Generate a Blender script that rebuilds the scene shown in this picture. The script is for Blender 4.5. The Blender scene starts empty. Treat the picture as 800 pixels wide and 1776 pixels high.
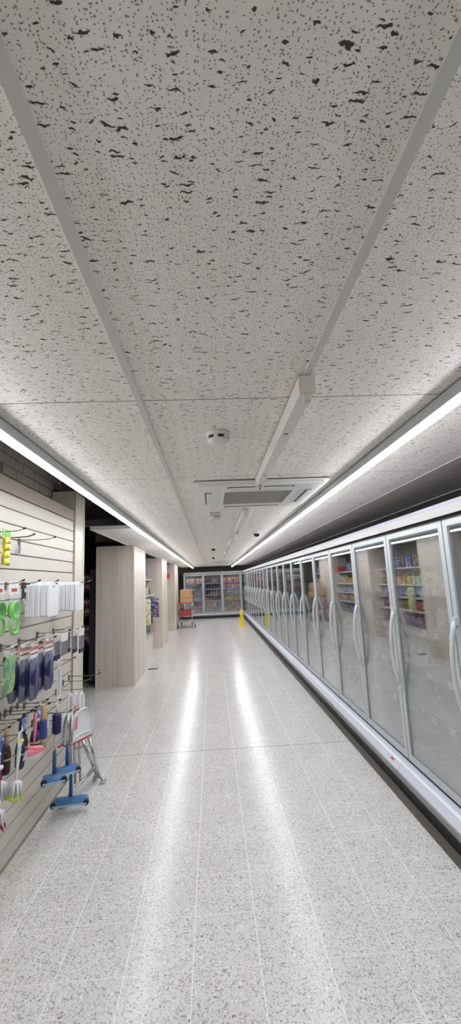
import bpy, math, random
from mathutils import Vector, Matrix
random.seed(7)
SC = bpy.context.scene
COL = SC.collection
PI = math.pi

# ------------------------------------------------------------------ camera
F_PX, YAW, PITCH, ROLL = 721.13, 0.0514677, 0.1626145, -0.0447084
CAM_H = 1.68
CEIL = 2.37
cam_d = bpy.data.cameras.new('camera')
cam = bpy.data.objects.new('camera', cam_d)
COL.objects.link(cam)
fw = Vector((math.sin(YAW)*math.cos(PITCH), math.cos(YAW)*math.cos(PITCH), math.sin(PITCH)))
rt = Vector((math.cos(YAW), -math.sin(YAW), 0))
up = rt.cross(fw)
r2 = rt*math.cos(ROLL) + up*math.sin(ROLL)
u2 = -rt*math.sin(ROLL) + up*math.cos(ROLL)
M = Matrix((r2, u2, -fw)).transposed().to_4x4()
M.translation = (0, 0, CAM_H)
cam.matrix_world = M
cam_d.sensor_fit = 'VERTICAL'
cam_d.sensor_height = 36
cam_d.lens = 36*F_PX/1776
cam_d.clip_start = 0.02
cam_d.clip_end = 200
SC.camera = cam

# ------------------------------------------------------------------ world and exposure
w = bpy.data.worlds.new('world'); SC.world = w
w.use_nodes = True
w.node_tree.nodes['Background'].inputs[0].default_value = (0.9, 0.95, 1, 1)
w.node_tree.nodes['Background'].inputs[1].default_value = 0.05
SC.view_settings.view_transform = 'Standard'
SC.view_settings.look = 'None'
SC.view_settings.gamma = 1
SC.view_settings.exposure = 0.0
LED_STRENGTH = 44.0
LED_START, LED_END = -0.4, 19.3

# ------------------------------------------------------------------ materials
def srgb(c):
    return tuple(((v/255)/12.92 if v/255 <= .04045 else (((v/255)+.055)/1.055)**2.4) for v in c)
MATS = {}
def new_mat(name):
    m = bpy.data.materials.new(name); m.use_nodes = True
    n = m.node_tree.nodes; b = n['Principled BSDF']
    return m, n, m.node_tree.links, b
def plain(name, rgb, rough=.5, metal=0, spec=.5, var=.06, scale=12, bump=0.0):
    """slightly mottled paint / plastic / metal"""
    if name in MATS: return MATS[name]
    m, n, l, b = new_mat(name)
    c = srgb(rgb)
    tc = n.new('ShaderNodeNewGeometry')
    nz = n.new('ShaderNodeTexNoise'); nz.inputs['Scale'].default_value = scale; nz.inputs['Detail'].default_value = 3
    l.new(tc.outputs['Position'], nz.inputs['Vector'])
    mx = n.new('ShaderNodeMix'); mx.data_type = 'RGBA'
    mx.inputs['A'].default_value = (*[v*(1-var) for v in c], 1)
    mx.inputs['B'].default_value = (*[min(1, v*(1+var)) for v in c], 1)
    l.new(nz.outputs['Fac'], mx.inputs['Factor'])
    l.new(mx.outputs['Result'], b.inputs['Base Color'])
    b.inputs['Roughness'].default_value = rough
    b.inputs['Metallic'].default_value = metal
    b.inputs['Specular IOR Level'].default_value = spec
    if bump:
        bp = n.new('ShaderNodeBump'); bp.inputs['Strength'].default_value = bump
        l.new(nz.outputs['Fac'], bp.inputs['Height']); l.new(bp.outputs['Normal'], b.inputs['Normal'])
    MATS[name] = m
    return m
def math_node(n, op, a=None, b=None, clamp=False):
    x = n.new('ShaderNodeMath'); x.operation = op; x.use_clamp = clamp
    if isinstance(a, (int, float)): x.inputs[0].default_value = a
    if isinstance(b, (int, float)): x.inputs[1].default_value = b
    return x
def ramp(n, p0, c0, p1, c1):
    r = n.new('ShaderNodeValToRGB'); e = r.color_ramp.elements
    e[0].position = p0; e[0].color = (*c0, 1); e[1].position = p1; e[1].color = (*c1, 1)
    return r

def terrazzo(name, grid):
    m, n, l, b = new_mat(name)
    geo = n.new('ShaderNodeNewGeometry')
    # warped position so the chips are irregular
    nz = n.new('ShaderNodeTexNoise'); nz.inputs['Scale'].default_value = 90
    l.new(geo.outputs['Position'], nz.inputs['Vector'])
    wv = n.new('ShaderNodeVectorMath'); wv.operation = 'SCALE'; wv.inputs['Scale'].default_value = .022
    l.new(nz.outputs['Color'], wv.inputs[0])
    ad = n.new('ShaderNodeVectorMath'); ad.operation = 'ADD'
    l.new(geo.outputs['Position'], ad.inputs[0]); l.new(wv.outputs[0], ad.inputs[1])
    base = ramp(n, .3, srgb((215, 212, 207)), .7, srgb((226, 223, 219)))
    nb = n.new('ShaderNodeTexNoise'); nb.inputs['Scale'].default_value = 3.0; nb.inputs['Detail'].default_value = 4
    l.new(geo.outputs['Position'], nb.inputs['Vector']); l.new(nb.outputs['Fac'], base.inputs['Fac'])
    col = base.outputs['Color']
    for sc, thr, c_lo, c_hi, strength in ((96, .44, (128, 125, 121), (196, 193, 189), .85), (60, .24, (92, 89, 86), (170, 162, 154), .9), (150, .44, (140, 137, 133), (204, 201, 197), .85), (48, .26, (240, 240, 239), (246, 246, 245), .7)):
        v = n.new('ShaderNodeTexVoronoi'); v.inputs['Scale'].default_value = sc
        off = n.new('ShaderNodeVectorMath'); off.operation = 'ADD'; off.inputs[1].default_value = (sc*.37, sc*.11, 0)
        l.new(ad.outputs[0], off.inputs[0]); l.new(off.outputs[0], v.inputs['Vector'])
        sep = n.new('ShaderNodeSeparateColor'); l.new(v.outputs['Color'], sep.inputs[0])
        rad = math_node(n, 'MULTIPLY', None, thr*1.35); l.new(sep.outputs[0], rad.inputs[0])
        lt = math_node(n, 'SUBTRACT'); l.new(rad.outputs[0], lt.inputs[0]); l.new(v.outputs['Distance'], lt.inputs[1])
        sm = math_node(n, 'MULTIPLY', None, 14, True); l.new(lt.outputs[0], sm.inputs[0])
        fac = math_node(n, 'MULTIPLY', None, strength, True); l.new(sm.outputs[0], fac.inputs[0])
        cc = ramp(n, .1, srgb(c_lo), .9, srgb(c_hi)); l.new(sep.outputs[1], cc.inputs['Fac'])
        mx = n.new('ShaderNodeMix'); mx.data_type = 'RGBA'
        l.new(fac.outputs[0], mx.inputs['Factor']); l.new(col, mx.inputs['A']); l.new(cc.outputs['Color'], mx.inputs['B'])
        col = mx.outputs['Result']
    if grid:
        sep = n.new('ShaderNodeSeparateXYZ'); l.new(geo.outputs['Position'], sep.inputs[0])
        gs = []
        for k, o in (('X', .155), ('Y', 2.135)):
            a = math_node(n, 'SUBTRACT', None, o-30*.3 - .0016); l.new(sep.outputs[k], a.inputs[0])
            q = math_node(n, 'MODULO', None, .3); l.new(a.outputs[0], q.inputs[0])
            t = math_node(n, 'LESS_THAN', None, .0032); l.new(q.outputs[0], t.inputs[0]); gs.append(t)
        mxx = math_node(n, 'MAXIMUM'); l.new(gs[0].outputs[0], mxx.inputs[0]); l.new(gs[1].outputs[0], mxx.inputs[1])
        mx = n.new('ShaderNodeMix'); mx.data_type = 'RGBA'
        l.new(mxx.outputs[0], mx.inputs['Factor']); l.new(col, mx.inputs['A']); mx.inputs['B'].default_value = (*srgb((214, 212, 208)), 1)
        col = mx.outputs['Result']
    l.new(col, b.inputs['Base Color'])
    rn = n.new('ShaderNodeTexNoise'); rn.inputs['Scale'].default_value = 6; rn.inputs['Detail'].default_value = 3
    l.new(geo.outputs['Position'], rn.inputs['Vector'])
    mr = n.new('ShaderNodeMapRange'); mr.inputs['To Min'].default_value = .16; mr.inputs['To Max'].default_value = .27
    l.new(rn.outputs['Fac'], mr.inputs['Value']); l.new(mr.outputs[0], b.inputs['Roughness'])
    b.inputs['Specular IOR Level'].default_value = .28
    # gentle waviness of the polished surface
    wn = n.new('ShaderNodeTexNoise'); wn.inputs['Scale'].default_value = 2.2
    l.new(geo.outputs['Position'], wn.inputs['Vector'])
    bp = n.new('ShaderNodeBump'); bp.inputs['Strength'].default_value = .10; bp.inputs['Distance'].default_value = .02
    l.new(wn.outputs['Fac'], bp.inputs['Height']); l.new(bp.outputs['Normal'], b.inputs['Normal'])
    return m

def fissured(name):
    m, n, l, b = new_mat(name)
    geo = n.new('ShaderNodeNewGeometry')
    oi = n.new('ShaderNodeObjectInfo')
    nb = n.new('ShaderNodeTexNoise'); nb.inputs['Scale'].default_value = 5; nb.inputs['Detail'].default_value = 3
    l.new(geo.outputs['Position'], nb.inputs['Vector'])
    base = ramp(n, .3, srgb((244, 237, 231)), .7, srgb((248, 243, 238))); l.new(nb.outputs['Fac'], base.inputs['Fac'])
    # per-tile shift
    sh = n.new('ShaderNodeVectorMath'); sh.operation = 'SCALE'; sh.inputs[0].default_value = (3.7, 9.1, 0)
    l.new(oi.outputs['Random'], sh.inputs['Scale'])
    p0 = n.new('ShaderNodeVectorMath'); p0.operation = 'ADD'
    l.new(geo.outputs['Position'], p0.inputs[0]); l.new(sh.outputs[0], p0.inputs[1])
    def warp(scale, amt, src):
        nz = n.new('ShaderNodeTexNoise'); nz.inputs['Scale'].default_value = scale; nz.inputs['Detail'].default_value = 2
        l.new(src, nz.inputs['Vector'])
        s0 = n.new('ShaderNodeVectorMath'); s0.operation = 'SUBTRACT'; s0.inputs[1].default_value = (.5, .5, .5)
        l.new(nz.outputs['Color'], s0.inputs[0])
        wv = n.new('ShaderNodeVectorMath'); wv.operation = 'MULTIPLY'; wv.inputs[1].default_value = (amt, amt, 0)
        l.new(s0.outputs[0], wv.inputs[0])
        ad = n.new('ShaderNodeVectorMath'); ad.operation = 'ADD'; l.new(src, ad.inputs[0]); l.new(wv.outputs[0], ad.inputs[1])
        return ad.outputs[0]
    facs = []
    def layer(scale, stretch, thr, off, warp_s, warp_a, soft):
        wp = warp(warp_s, warp_a, p0.outputs[0])
        mp = n.new('ShaderNodeMapping'); mp.inputs['Scale'].default_value = (stretch, 1, 0); mp.inputs['Location'].default_value = off
        l.new(wp, mp.inputs['Vector'])
        v = n.new('ShaderNodeTexVoronoi'); v.voronoi_dimensions = '2D'; v.inputs['Scale'].default_value = scale
        l.new(mp.outputs[0], v.inputs['Vector'])
        sep = n.new('ShaderNodeSeparateColor'); l.new(v.outputs['Color'], sep.inputs[0])
        a = n.new('ShaderNodeMapRange'); a.inputs['From Min'].default_value = .12; a.inputs['From Max'].default_value = .6; a.clamp = True
        a.inputs['To Min'].default_value = 0.0; a.inputs['To Max'].default_value = thr
        l.new(sep.outputs[0], a.inputs['Value'])
        d = math_node(n, 'SUBTRACT'); l.new(a.outputs[0], d.inputs[0]); l.new(v.outputs['Distance'], d.inputs[1])
        sm = math_node(n, 'MULTIPLY', None, soft, True); l.new(d.outputs[0], sm.inputs[0])
        facs.append(sm.outputs[0])
    layer(47, .18, .115, (0, 0, 0), 55, .022, 30)        # long worm tracks across the tile
    layer(66, .34, .13, (3.3, 1.7, 0), 85, .014, 26)    # shorter ones
    layer(115, .85, .18, (7.1, 4.2, 0), 120, .006, 15)    # pin holes
    layer(175, .8, .20, (1.1, 9.2, 0), 150, .004, 15)
    m1 = math_node(n, 'MAXIMUM'); l.new(facs[0], m1.inputs[0]); l.new(facs[1], m1.inputs[1])
    m2 = math_node(n, 'MAXIMUM'); l.new(facs[2], m2.inputs[0]); l.new(facs[3], m2.inputs[1])
    m2b = math_node(n, 'MULTIPLY', None, .72); l.new(m2.outputs[0], m2b.inputs[0])
    m3 = math_node(n, 'MAXIMUM'); l.new(m1.outputs[0], m3.inputs[0]); l.new(m2b.outputs[0], m3.inputs[1])
    mx = n.new('ShaderNodeMix'); mx.data_type = 'RGBA'
    l.new(m3.outputs[0], mx.inputs['Factor']); l.new(base.outputs['Color'], mx.inputs['A']); mx.inputs['B'].default_value = (*srgb((88, 76, 68)), 1)
    l.new(mx.outputs['Result'], b.inputs['Base Color'])
    inv = math_node(n, 'SUBTRACT', 1.0); l.new(m3.outputs[0], inv.inputs[1])
    bp = n.new('ShaderNodeBump'); bp.inputs['Strength'].default_value = .5; bp.inputs['Distance'].default_value = .002
    l.new(inv.outputs[0], bp.inputs['Height']); l.new(bp.outputs['Normal'], b.inputs['Normal'])
    b.inputs['Roughness'].default_value = .9
    b.inputs['Specular IOR Level'].default_value = .1
    return m

def wood(name, dark, light, rough=.45):
    m, n, l, b = new_mat(name)
    geo = n.new('ShaderNodeNewGeometry')
    mp = n.new('ShaderNodeMapping'); mp.inputs['Scale'].default_value = (22, 22, .9)
    l.new(geo.outputs['Position'], mp.inputs['Vector'])
    nz = n.new('ShaderNodeTexNoise'); nz.inputs['Scale'].default_value = 1; nz.inputs['Detail'].default_value = 5; nz.inputs['Roughness'].default_value = .6
    l.new(mp.outputs[0], nz.inputs['Vector'])
    mp2 = n.new('ShaderNodeMapping'); mp2.inputs['Scale'].default_value = (5, 5, .25)
    l.new(geo.outputs['Position'], mp2.inputs['Vector'])
    nz2 = n.new('ShaderNodeTexNoise'); nz2.inputs['Scale'].default_value = 1; nz2.inputs['Detail'].default_value = 2
    l.new(mp2.outputs[0], nz2.inputs['Vector'])
    av = math_node(n, 'ADD'); l.new(nz.outputs['Fac'], av.inputs[0]); l.new(nz2.outputs['Fac'], av.inputs[1])
    hf = math_node(n, 'MULTIPLY', None, .5); l.new(av.outputs[0], hf.inputs[0])
    r = ramp(n, .36, srgb(dark), .64, srgb(light)); l.new(hf.outputs[0], r.inputs['Fac'])
    l.new(r.outputs['Color'], b.inputs['Base Color'])
    b.inputs['Roughness'].default_value = rough
    return m

def glass_mat(name, ior=1.7, haze=.05, haze_rgb=(205, 210, 212)):
    m = bpy.data.materials.new(name); m.use_nodes = True
    n, l = m.node_tree.nodes, m.node_tree.links
    n.clear()
    out = n.new('ShaderNodeOutputMaterial')
    tr = n.new('ShaderNodeBsdfTransparent'); tr.inputs[0].default_value = (.975, .98, .98, 1)
    gl = n.new('ShaderNodeBsdfGlossy'); gl.inputs['Roughness'].default_value = .015; gl.inputs[0].default_value = (.95, .97, .98, 1)
    df = n.new('ShaderNodeBsdfDiffuse'); df.inputs[0].default_value = (*srgb(haze_rgb), 1)
    fr = n.new('ShaderNodeFresnel'); fr.inputs[0].default_value = ior
    geo = n.new('ShaderNodeNewGeometry')
    # unrefracted thin panes: keep the air-to-glass reflectance on both faces of a pane
    im = n.new('ShaderNodeMapRange'); im.inputs['To Min'].default_value = ior; im.inputs['To Max'].default_value = 1/ior
    l.new(geo.outputs['Backfacing'], im.inputs['Value']); l.new(im.outputs[0], fr.inputs[0])
    nz = n.new('ShaderNodeTexNoise'); nz.inputs['Scale'].default_value = 1.6; nz.inputs['Detail'].default_value = 4
    l.new(geo.outputs['Position'], nz.inputs['Vector'])
    # condensation is heavier towards the bottom of the cold door
    sep = n.new('ShaderNodeSeparateXYZ'); l.new(geo.outputs['Position'], sep.inputs[0])
    mr = n.new('ShaderNodeMapRange'); mr.inputs['From Min'].default_value = 1.15; mr.inputs['From Max'].default_value = .3
    mr.inputs['To Min'].default_value = haze; mr.inputs['To Max'].default_value = haze*16
    l.new(sep.outputs['Z'], mr.inputs['Value'])
    hz = math_node(n, 'MULTIPLY', None, None, True); l.new(mr.outputs[0], hz.inputs[0])
    n2 = n.new('ShaderNodeMapRange'); n2.inputs['From Min'].default_value = .3; n2.inputs['From Max'].default_value = .7; n2.inputs['To Min'].default_value = .5; n2.inputs['To Max'].default_value = 1.4
    l.new(nz.outputs['Fac'], n2.inputs['Value']); l.new(n2.outputs[0], hz.inputs[1])
    m1 = n.new('ShaderNodeMixShader'); l.new(hz.outputs[0], m1.inputs[0]); l.new(tr.outputs[0], m1.inputs[1]); l.new(df.outputs[0], m1.inputs[2])
    m2 = n.new('ShaderNodeMixShader'); l.new(fr.outputs[0], m2.inputs[0]); l.new(m1.outputs[0], m2.inputs[1]); l.new(gl.outputs[0], m2.inputs[2])
    l.new(m2.outputs[0], out.inputs[0])
    return m

def film(name, rgb, see=.4, rough=.25):
    """thin translucent plastic"""
    if name in MATS: return MATS[name]
    m, n, l, b = new_mat(name)
    b.inputs['Base Color'].default_value = (*srgb(rgb), 1); b.inputs['Roughness'].default_value = rough
    tr = n.new('ShaderNodeBsdfTransparent'); mx = n.new('ShaderNodeMixShader')
    geo = n.new('ShaderNodeNewGeometry')
    nz = n.new('ShaderNodeTexNoise'); nz.inputs['Scale'].default_value = 40; l.new(geo.outputs['Position'], nz.inputs['Vector'])
    mr = n.new('ShaderNodeMapRange'); mr.inputs['To Min'].default_value = see*.75; mr.inputs['To Max'].default_value = min(.97, see*1.25)
    l.new(nz.outputs['Fac'], mr.inputs['Value']); l.new(mr.outputs[0], mx.inputs[0])
    l.new(b.outputs[0], mx.inputs[1]); l.new(tr.outputs[0], mx.inputs[2]); l.new(mx.outputs[0], n['Material Output'].inputs[0])
    MATS[name] = m
    return m

def printed(name, c1, c2, c3, rough=.35):
    """printed packaging: two-colour blotches with a pale label band"""
    if name in MATS: return MATS[name]
    m, n, l, b = new_mat(name)
    tc = n.new('ShaderNodeTexCoord'); oi = n.new('ShaderNodeObjectInfo')
    ad = n.new('ShaderNodeVectorMath'); ad.operation = 'ADD'
    sc = n.new('ShaderNodeVectorMath'); sc.operation = 'SCALE'; sc.inputs[0].default_value = (17, 5, 9)
    l.new(oi.outputs['Random'], sc.inputs['Scale'])
    l.new(tc.outputs['Object'], ad.inputs[0]); l.new(sc.outputs[0], ad.inputs[1])
    v = n.new('ShaderNodeTexNoise'); v.inputs['Scale'].default_value = 17; v.inputs['Detail'].default_value = 2
    l.new(ad.outputs[0], v.inputs['Vector'])
    r = ramp(n, .45, srgb(c1), .55, srgb(c2)); l.new(v.outputs['Fac'], r.inputs['Fac'])
    
    nw = n.new('ShaderNodeTexNoise'); nw.inputs['Scale'].default_value = 26; nw.inputs['Detail'].default_value = 3; l.new(ad.outputs[0], nw.inputs['Vector'])
    lt = math_node(n, 'GREATER_THAN', None, .58); l.new(nw.outputs['Fac'], lt.inputs[0])
    mx = n.new('ShaderNodeMix'); mx.data_type = 'RGBA'; l.new(lt.outputs[0], mx.inputs['Factor'])
    l.new(r.outputs['Color'], mx.inputs['A']); mx.inputs['B'].default_value = (*srgb(c3), 1)
    l.new(mx.outputs['Result'], b.inputs['Base Color'])
    b.inputs['Roughness'].default_value = rough
    MATS[name] = m
    return m

def emitter(name, rgb, strength):
    m = bpy.data.materials.new(name); m.use_nodes = True
    n, l = m.node_tree.nodes, m.node_tree.links; n.clear()
    o = n.new('ShaderNodeOutputMaterial'); e = n.new('ShaderNodeEmission')
    e.inputs[0].default_value = (*rgb, 1); e.inputs[1].default_value = strength
    l.new(e.outputs[0], o.inputs[0])
    return m

TILE = terrazzo('terrazzo_tile', False)
FLOOR = terrazzo('terrazzo_floor', True)
FISS = fissured('fissured_ceiling')
WOOD = wood('ash_laminate', (206, 191, 177), (232, 220, 207))
WOODP = wood('ash_laminate_edge', (224, 216, 204), (236, 229, 219))
GLASS = glass_mat('freezer_glass', 2.2, .006)
GLASS_END = glass_mat('end_freezer_glass', 1.5, .004)
GROUT = plain('grout', (247, 245, 241), .6)
TBAR = plain('tbar_white', (204, 202, 197), .45, var=.02)
WHITE = plain('white_paint', (226, 224, 220), .45, var=.02)
OFFWHITE = plain('aged_white', (206, 198, 188), .5, var=.03)
ALU = plain('satin_aluminium', (198, 203, 204), .38, .35, var=.02)
FRAME = plain('door_frame_silver', (196, 202, 203), .35, .25, var=.02)
HANDLE = plain('handle_grey', (205, 208, 208), .35, .1, var=.02)
LILAC = plain('bumper_lilac_grey', (206, 207, 220), .4, var=.02)
CANOPY = plain('canopy_grey', (196, 192, 190), .4, var=.02)
RAIL = plain('rail_grey', (138, 138, 140), .4, .2, var=.04)
BLACK = plain('black_kick', (16, 16, 18), .45, var=.1)
RUBBER = plain('rubber', (26, 26, 28), .6)
INNER = plain('cabinet_inner', (160, 157, 154), .6, var=.03)
SHELFM = plain('shelf_grey', (206, 204, 208), .45, .1, var=.03)
STRIP = plain('price_strip', (158, 152, 164), .4, var=.04)
TAG = plain('price_tag_white', (226, 225, 226), .5, var=.02)
SLAT = plain('slat_cream', (204, 197, 185), .5, var=.02, scale=3)
SLATCAP = plain('slat_cap_taupe', (160, 148, 134), .5, var=.03)
GROOVE = plain('slat_groove', (92, 84, 74), .7)
CREAM = plain('cream_trim', (206, 197, 180), .4, var=.02)
BRICKM = plain('painted_brick', (176, 164, 152), .8, var=.12, scale=14, bump=.3)
MORTAR = plain('mortar', (196, 186, 174), .9, var=.1)
DARKV = plain('dark_void', (74, 66, 60), .9, var=.1)
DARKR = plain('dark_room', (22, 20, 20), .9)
GREYP = plain('grey_metal_panel', (84, 84, 88), .5, var=.05)
DUCT = plain('duct_grey', (126, 120, 114), .6)
BACKW = plain('back_wall_grey', (136, 130, 118), .7, var=.03)
SIDEW = plain('wall_pale', (206, 202, 196), .8, var=.03)
CHROME = plain('chrome', (205, 206, 208), .18, .9, var=.04, scale=60)
WIRE = plain('hook_wire', (128, 124, 118), .3, .8)
WIRED = plain('hook_tip_black', (30, 28, 28), .5)
NAVY = plain('navy', (28, 28, 84), .5, var=.2, scale=90)
BLUE = plain('mop_blue', (70, 116, 166), .35, var=.3, scale=45)
DBLUE = plain('socket_blue', (30, 82, 146), .4)
PINK = plain('pink', (228, 120, 132), .45)
RED = plain('lip_red', (206, 54, 62), .4)
MAGENTA = plain('magenta', (170, 34, 92), .4)
LIME = plain('lime', (200, 220, 40), .4)
GREENP = plain('green_plastic', (104, 206, 52), .3, var=.12, scale=30)
BRISTLE = plain('white_bristle', (226, 226, 230), .7, var=.12, scale=120)
DBRISTLE = plain('dark_bristle', (58, 44, 40), .8, var=.2, scale=120)
TAN = plain('tan_wood', (196, 170, 130), .5, var=.1, scale=30)
CARDB = plain('cardboard', (194, 158, 112), .75, var=.05)
TAPE = plain('parcel_tape', (212, 190, 158), .35)
YELLOW = plain('sign_yellow', (240, 212, 22), .35, var=.03)
INK = plain('ink_black', (28, 26, 24), .5)
INKRED = plain('ink_red', (176, 66, 56), .5)
STEEL = plain('blade_silver', (168, 172, 182), .3, .6)
REDP = plain('red_plastic', (196, 36, 48), .4)
PANW = film('pan_translucent', (244, 246, 248), .12, .3)
CLEAR = film('clear_pack', (236, 238, 244), .90, .10)
SHEET = plain('milky_sheet', (240, 241, 244), .35, var=.015)
CARDW = plain('white_card', (228, 226, 224), .5)
PRINTS = [printed('print_%d' % i, *c) for i, c in enumerate([
    ((178, 46, 50), (214, 92, 70), (236, 226, 214)), ((44, 70, 140), (92, 124, 184), (232, 234, 238)),
    ((70, 122, 62), (142, 172, 82), (240, 236, 214)), ((206, 172, 62), (226, 204, 120), (176, 72, 44)),
    ((212, 206, 200), (232, 230, 226), (150, 60, 70)), ((206, 112, 48), (226, 160, 92), (244, 232, 214)),
    ((110, 60, 92), (160, 104, 130), (230, 220, 226)), ((52, 44, 46), (96, 80, 78), (210, 196, 186)),
    ((198, 142, 130), (224, 190, 178), (244, 240, 236)), ((186, 196, 186), (212, 220, 212), (96, 132, 96)),
    ((206, 120, 140), (228, 170, 178), (250, 240, 240)), ((120, 150, 176), (176, 196, 210), (240, 242, 244))])]
PNAME = ['red', 'blue', 'green', 'yellow', 'white', 'orange', 'purple', 'dark brown', 'peach', 'pale green', 'pink', 'pale blue']
FROZ = [printed('frozen_%d' % i, *c) for i, c in enumerate([
    ((196, 190, 184), (214, 210, 206), (176, 150, 146)), ((170, 128, 124), (196, 166, 160), (222, 216, 212)),
    ((176, 170, 142), (200, 196, 172), (150, 120, 100)), ((150, 166, 146), (184, 196, 178), (224, 224, 218)),
    ((160, 132, 112), (186, 164, 146), (216, 208, 200)), ((158, 160, 176), (190, 192, 204), (226, 226, 230))])]
FNAME = ['white', 'dull pink', 'straw', 'pale green', 'tan', 'pale lilac']
LED_EM = emitter('led_diffuser', (.95, .98, 1.03), LED_STRENGTH)

# ------------------------------------------------------------------ mesh helpers
class MB:
    def __init__(s): s.v, s.f, s.sm = [], [], []
    def quadbox(s, p):                     # eight corners, bottom ring then top ring
        o = len(s.v); s.v += [tuple(q) for q in p]
        for f in ((3, 2, 1, 0), (4, 5, 6, 7), (0, 1, 5, 4), (1, 2, 6, 5), (2, 3, 7, 6), (3, 0, 4, 7)):
            s.f.append([o+i for i in f]); s.sm.append(False)
        return s
    def box(s, a, b):
        x0, y0, z0 = a; x1, y1, z1 = b
        x0, x1 = min(x0, x1), max(x0, x1); y0, y1 = min(y0, y1), max(y0, y1); z0, z1 = min(z0, z1), max(z0, z1)
        return s.quadbox([(x0, y0, z0), (x1, y0, z0), (x1, y1, z0), (x0, y1, z0), (x0, y0, z1), (x1, y0, z1), (x1, y1, z1), (x0, y1, z1)])
    def tube(s, pts, r, n=8, closed=False):
        pts = [Vector(p) for p in pts]
        rs = r if isinstance(r, (list, tuple)) else [r]*len(pts)
        o = len(s.v); ref = None
        for i, p in enumerate(pts):
            if closed: t = pts[(i+1) % len(pts)]-pts[i-1]
            else: t = pts[min(i+1, len(pts)-1)]-pts[max(i-1, 0)]
            t.normalize()
            if ref is None:
                ref = Vector((0, 0, 1)) if abs(t.z) < .9 else Vector((1, 0, 0))
            a = ref - t*ref.dot(t); a.normalize(); ref = a; b = t.cross(a)
            for k in range(n):
                an = 2*PI*k/n
                s.v.append(tuple(p + (a*math.cos(an)+b*math.sin(an))*rs[i]))
        m = len(pts)
        for i in range(m if closed else m-1):
            for k in range(n):
                j = (i+1) % m
                s.f.append([o+i*n+k, o+i*n+(k+1) % n, o+j*n+(k+1) % n, o+j*n+k]); s.sm.append(True)
        if not closed:
            s.f.append([o+k for k in range(n)][::-1]); s.sm.append(False)
            s.f.append([o+(m-1)*n+k for k in range(n)]); s.sm.append(False)
        return s
    def lathe(s, prof, c=(0, 0, 0), n=16, axis='z'):
        o = len(s.v); cx, cy, cz = c
        for r, h in prof:
            for k in range(n):
                a = 2*PI*k/n
                if axis == 'z': s.v.append((cx+r*math.cos(a), cy+r*math.sin(a), cz+h))
                elif axis == 'y': s.v.append((cx+r*math.cos(a), cy+h, cz+r*math.sin(a)))
                else: s.v.append((cx+h, cy+r*math.cos(a), cz+r*math.sin(a)))
        for i in range(len(prof)-1):
            for k in range(n):
                s.f.append([o+i*n+k, o+i*n+(k+1) % n, o+(i+1)*n+(k+1) % n, o+(i+1)*n+k]); s.sm.append(True)
        s.f.append([o+k for k in range(n)][::-1]); s.sm.append(False)
        s.f.append([o+(len(prof)-1)*n+k for k in range(n)]); s.sm.append(False)
        return s
    def prism(s, poly, fn, smooth=False):
        """poly: 2-D outline; fn(u, v, t) -> point for t = 0 and 1"""
        o = len(s.v); n = len(poly)
        for t in (0, 1):
            for u, v in poly: s.v.append(tuple(fn(u, v, t)))
        s.f.append([o+i for i in range(n)][::-1]); s.sm.append(False)
        s.f.append([o+n+i for i in range(n)]); s.sm.append(False)
        for i in range(n):
            j = (i+1) % n
            s.f.append([o+i, o+j, o+n+j, o+n+i]); s.sm.append(smooth)
        return s
    def pillow(s, sx, sy, sz, nx=6, nz=8, lump=.0, seed=0):
        """flat bag in the x-z plane with thickness sy, standing on z=0, centred in x and y"""
        rnd = random.Random(seed); o = len(s.v)
        for side in (-1, 1):
            for j in range(nz+1):
                for i in range(nx+1):
                    u, v = i/nx*2-1, j/nz*2-1
                    t = max(0, (1-u**4)*(1-v**6))**.6
                    d = sy/2*t*(1+lump*(rnd.random()-.5))
                    s.v.append((u*sx/2*(1-.05*(1-abs(v))), side*d, (v+1)/2*sz))
        w = nx+1; N = w*(nz+1)
        for j in range(nz):
            for i in range(nx):
                a = o+j*w+i
                s.f.append([a, a+1, a+w+1, a+w]); s.sm.append(True)
                a += N
                s.f.append([a, a+w, a+w+1, a+1]); s.sm.append(True)
        return s
    def mesh(s, name, mat=None):
        me = bpy.data.meshes.new(name); me.from_pydata(s.v, [], s.f); me.polygons.foreach_set('use_smooth', s.sm)
        me.validate(); me.update()
        if mat: me.materials.append(mat)
        return me
    def build(s, name, mat, parent=None, loc=None, rot=None, bevel=0):
        return link(name, s.mesh(name, mat), parent, loc, rot, bevel)
def link(name, me, parent=None, loc=None, rot=None, bevel=0):
    o = bpy.data.objects.new(name, me); COL.objects.link(o)
    if parent: o.parent = parent
    if loc: o.location = loc
    if rot: o.rotation_euler = rot
    if bevel:
        b = o.modifiers.new('bevel', 'BEVEL'); b.width = bevel; b.segments = 2; b.limit_method = 'ANGLE'
    return o
def tag(o, label, cat, group=None):
    o['label'] = label; o['category'] = cat
    if group: o['group'] = group
    return o
def thing(name, label, cat, loc=(0, 0, 0), rz=0, group=None):
    o = bpy.data.objects.new(name, None); COL.objects.link(o); o.empty_display_size = .1
    o.location = loc; o.rotation_euler = (0, 0, rz)
    return tag(o, label, cat, group)
def struct(o):
    o['kind'] = 'structure'; return o
def text_mesh(txt, size, mat, depth=.0006):
    c = bpy.data.curves.new('lettering', 'FONT'); c.body = txt; c.size = size; c.extrude = depth
    c.align_x = 'CENTER'; c.align_y = 'CENTER'; c.resolution_u = 2
    t = bpy.data.objects.new('lettering', c); COL.objects.link(t)
    dg = bpy.context.evaluated_depsgraph_get()
    me = bpy.data.meshes.new_from_object(t.evaluated_get(dg))
    bpy.data.objects.remove(t); me.materials.clear(); me.materials.append(mat)
    return me
def copy_tree(o, parent=None):
    c = o.copy(); COL.objects.link(c); c.parent = parent
    for ch in list(o.children): copy_tree(ch, c)
    return c
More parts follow.
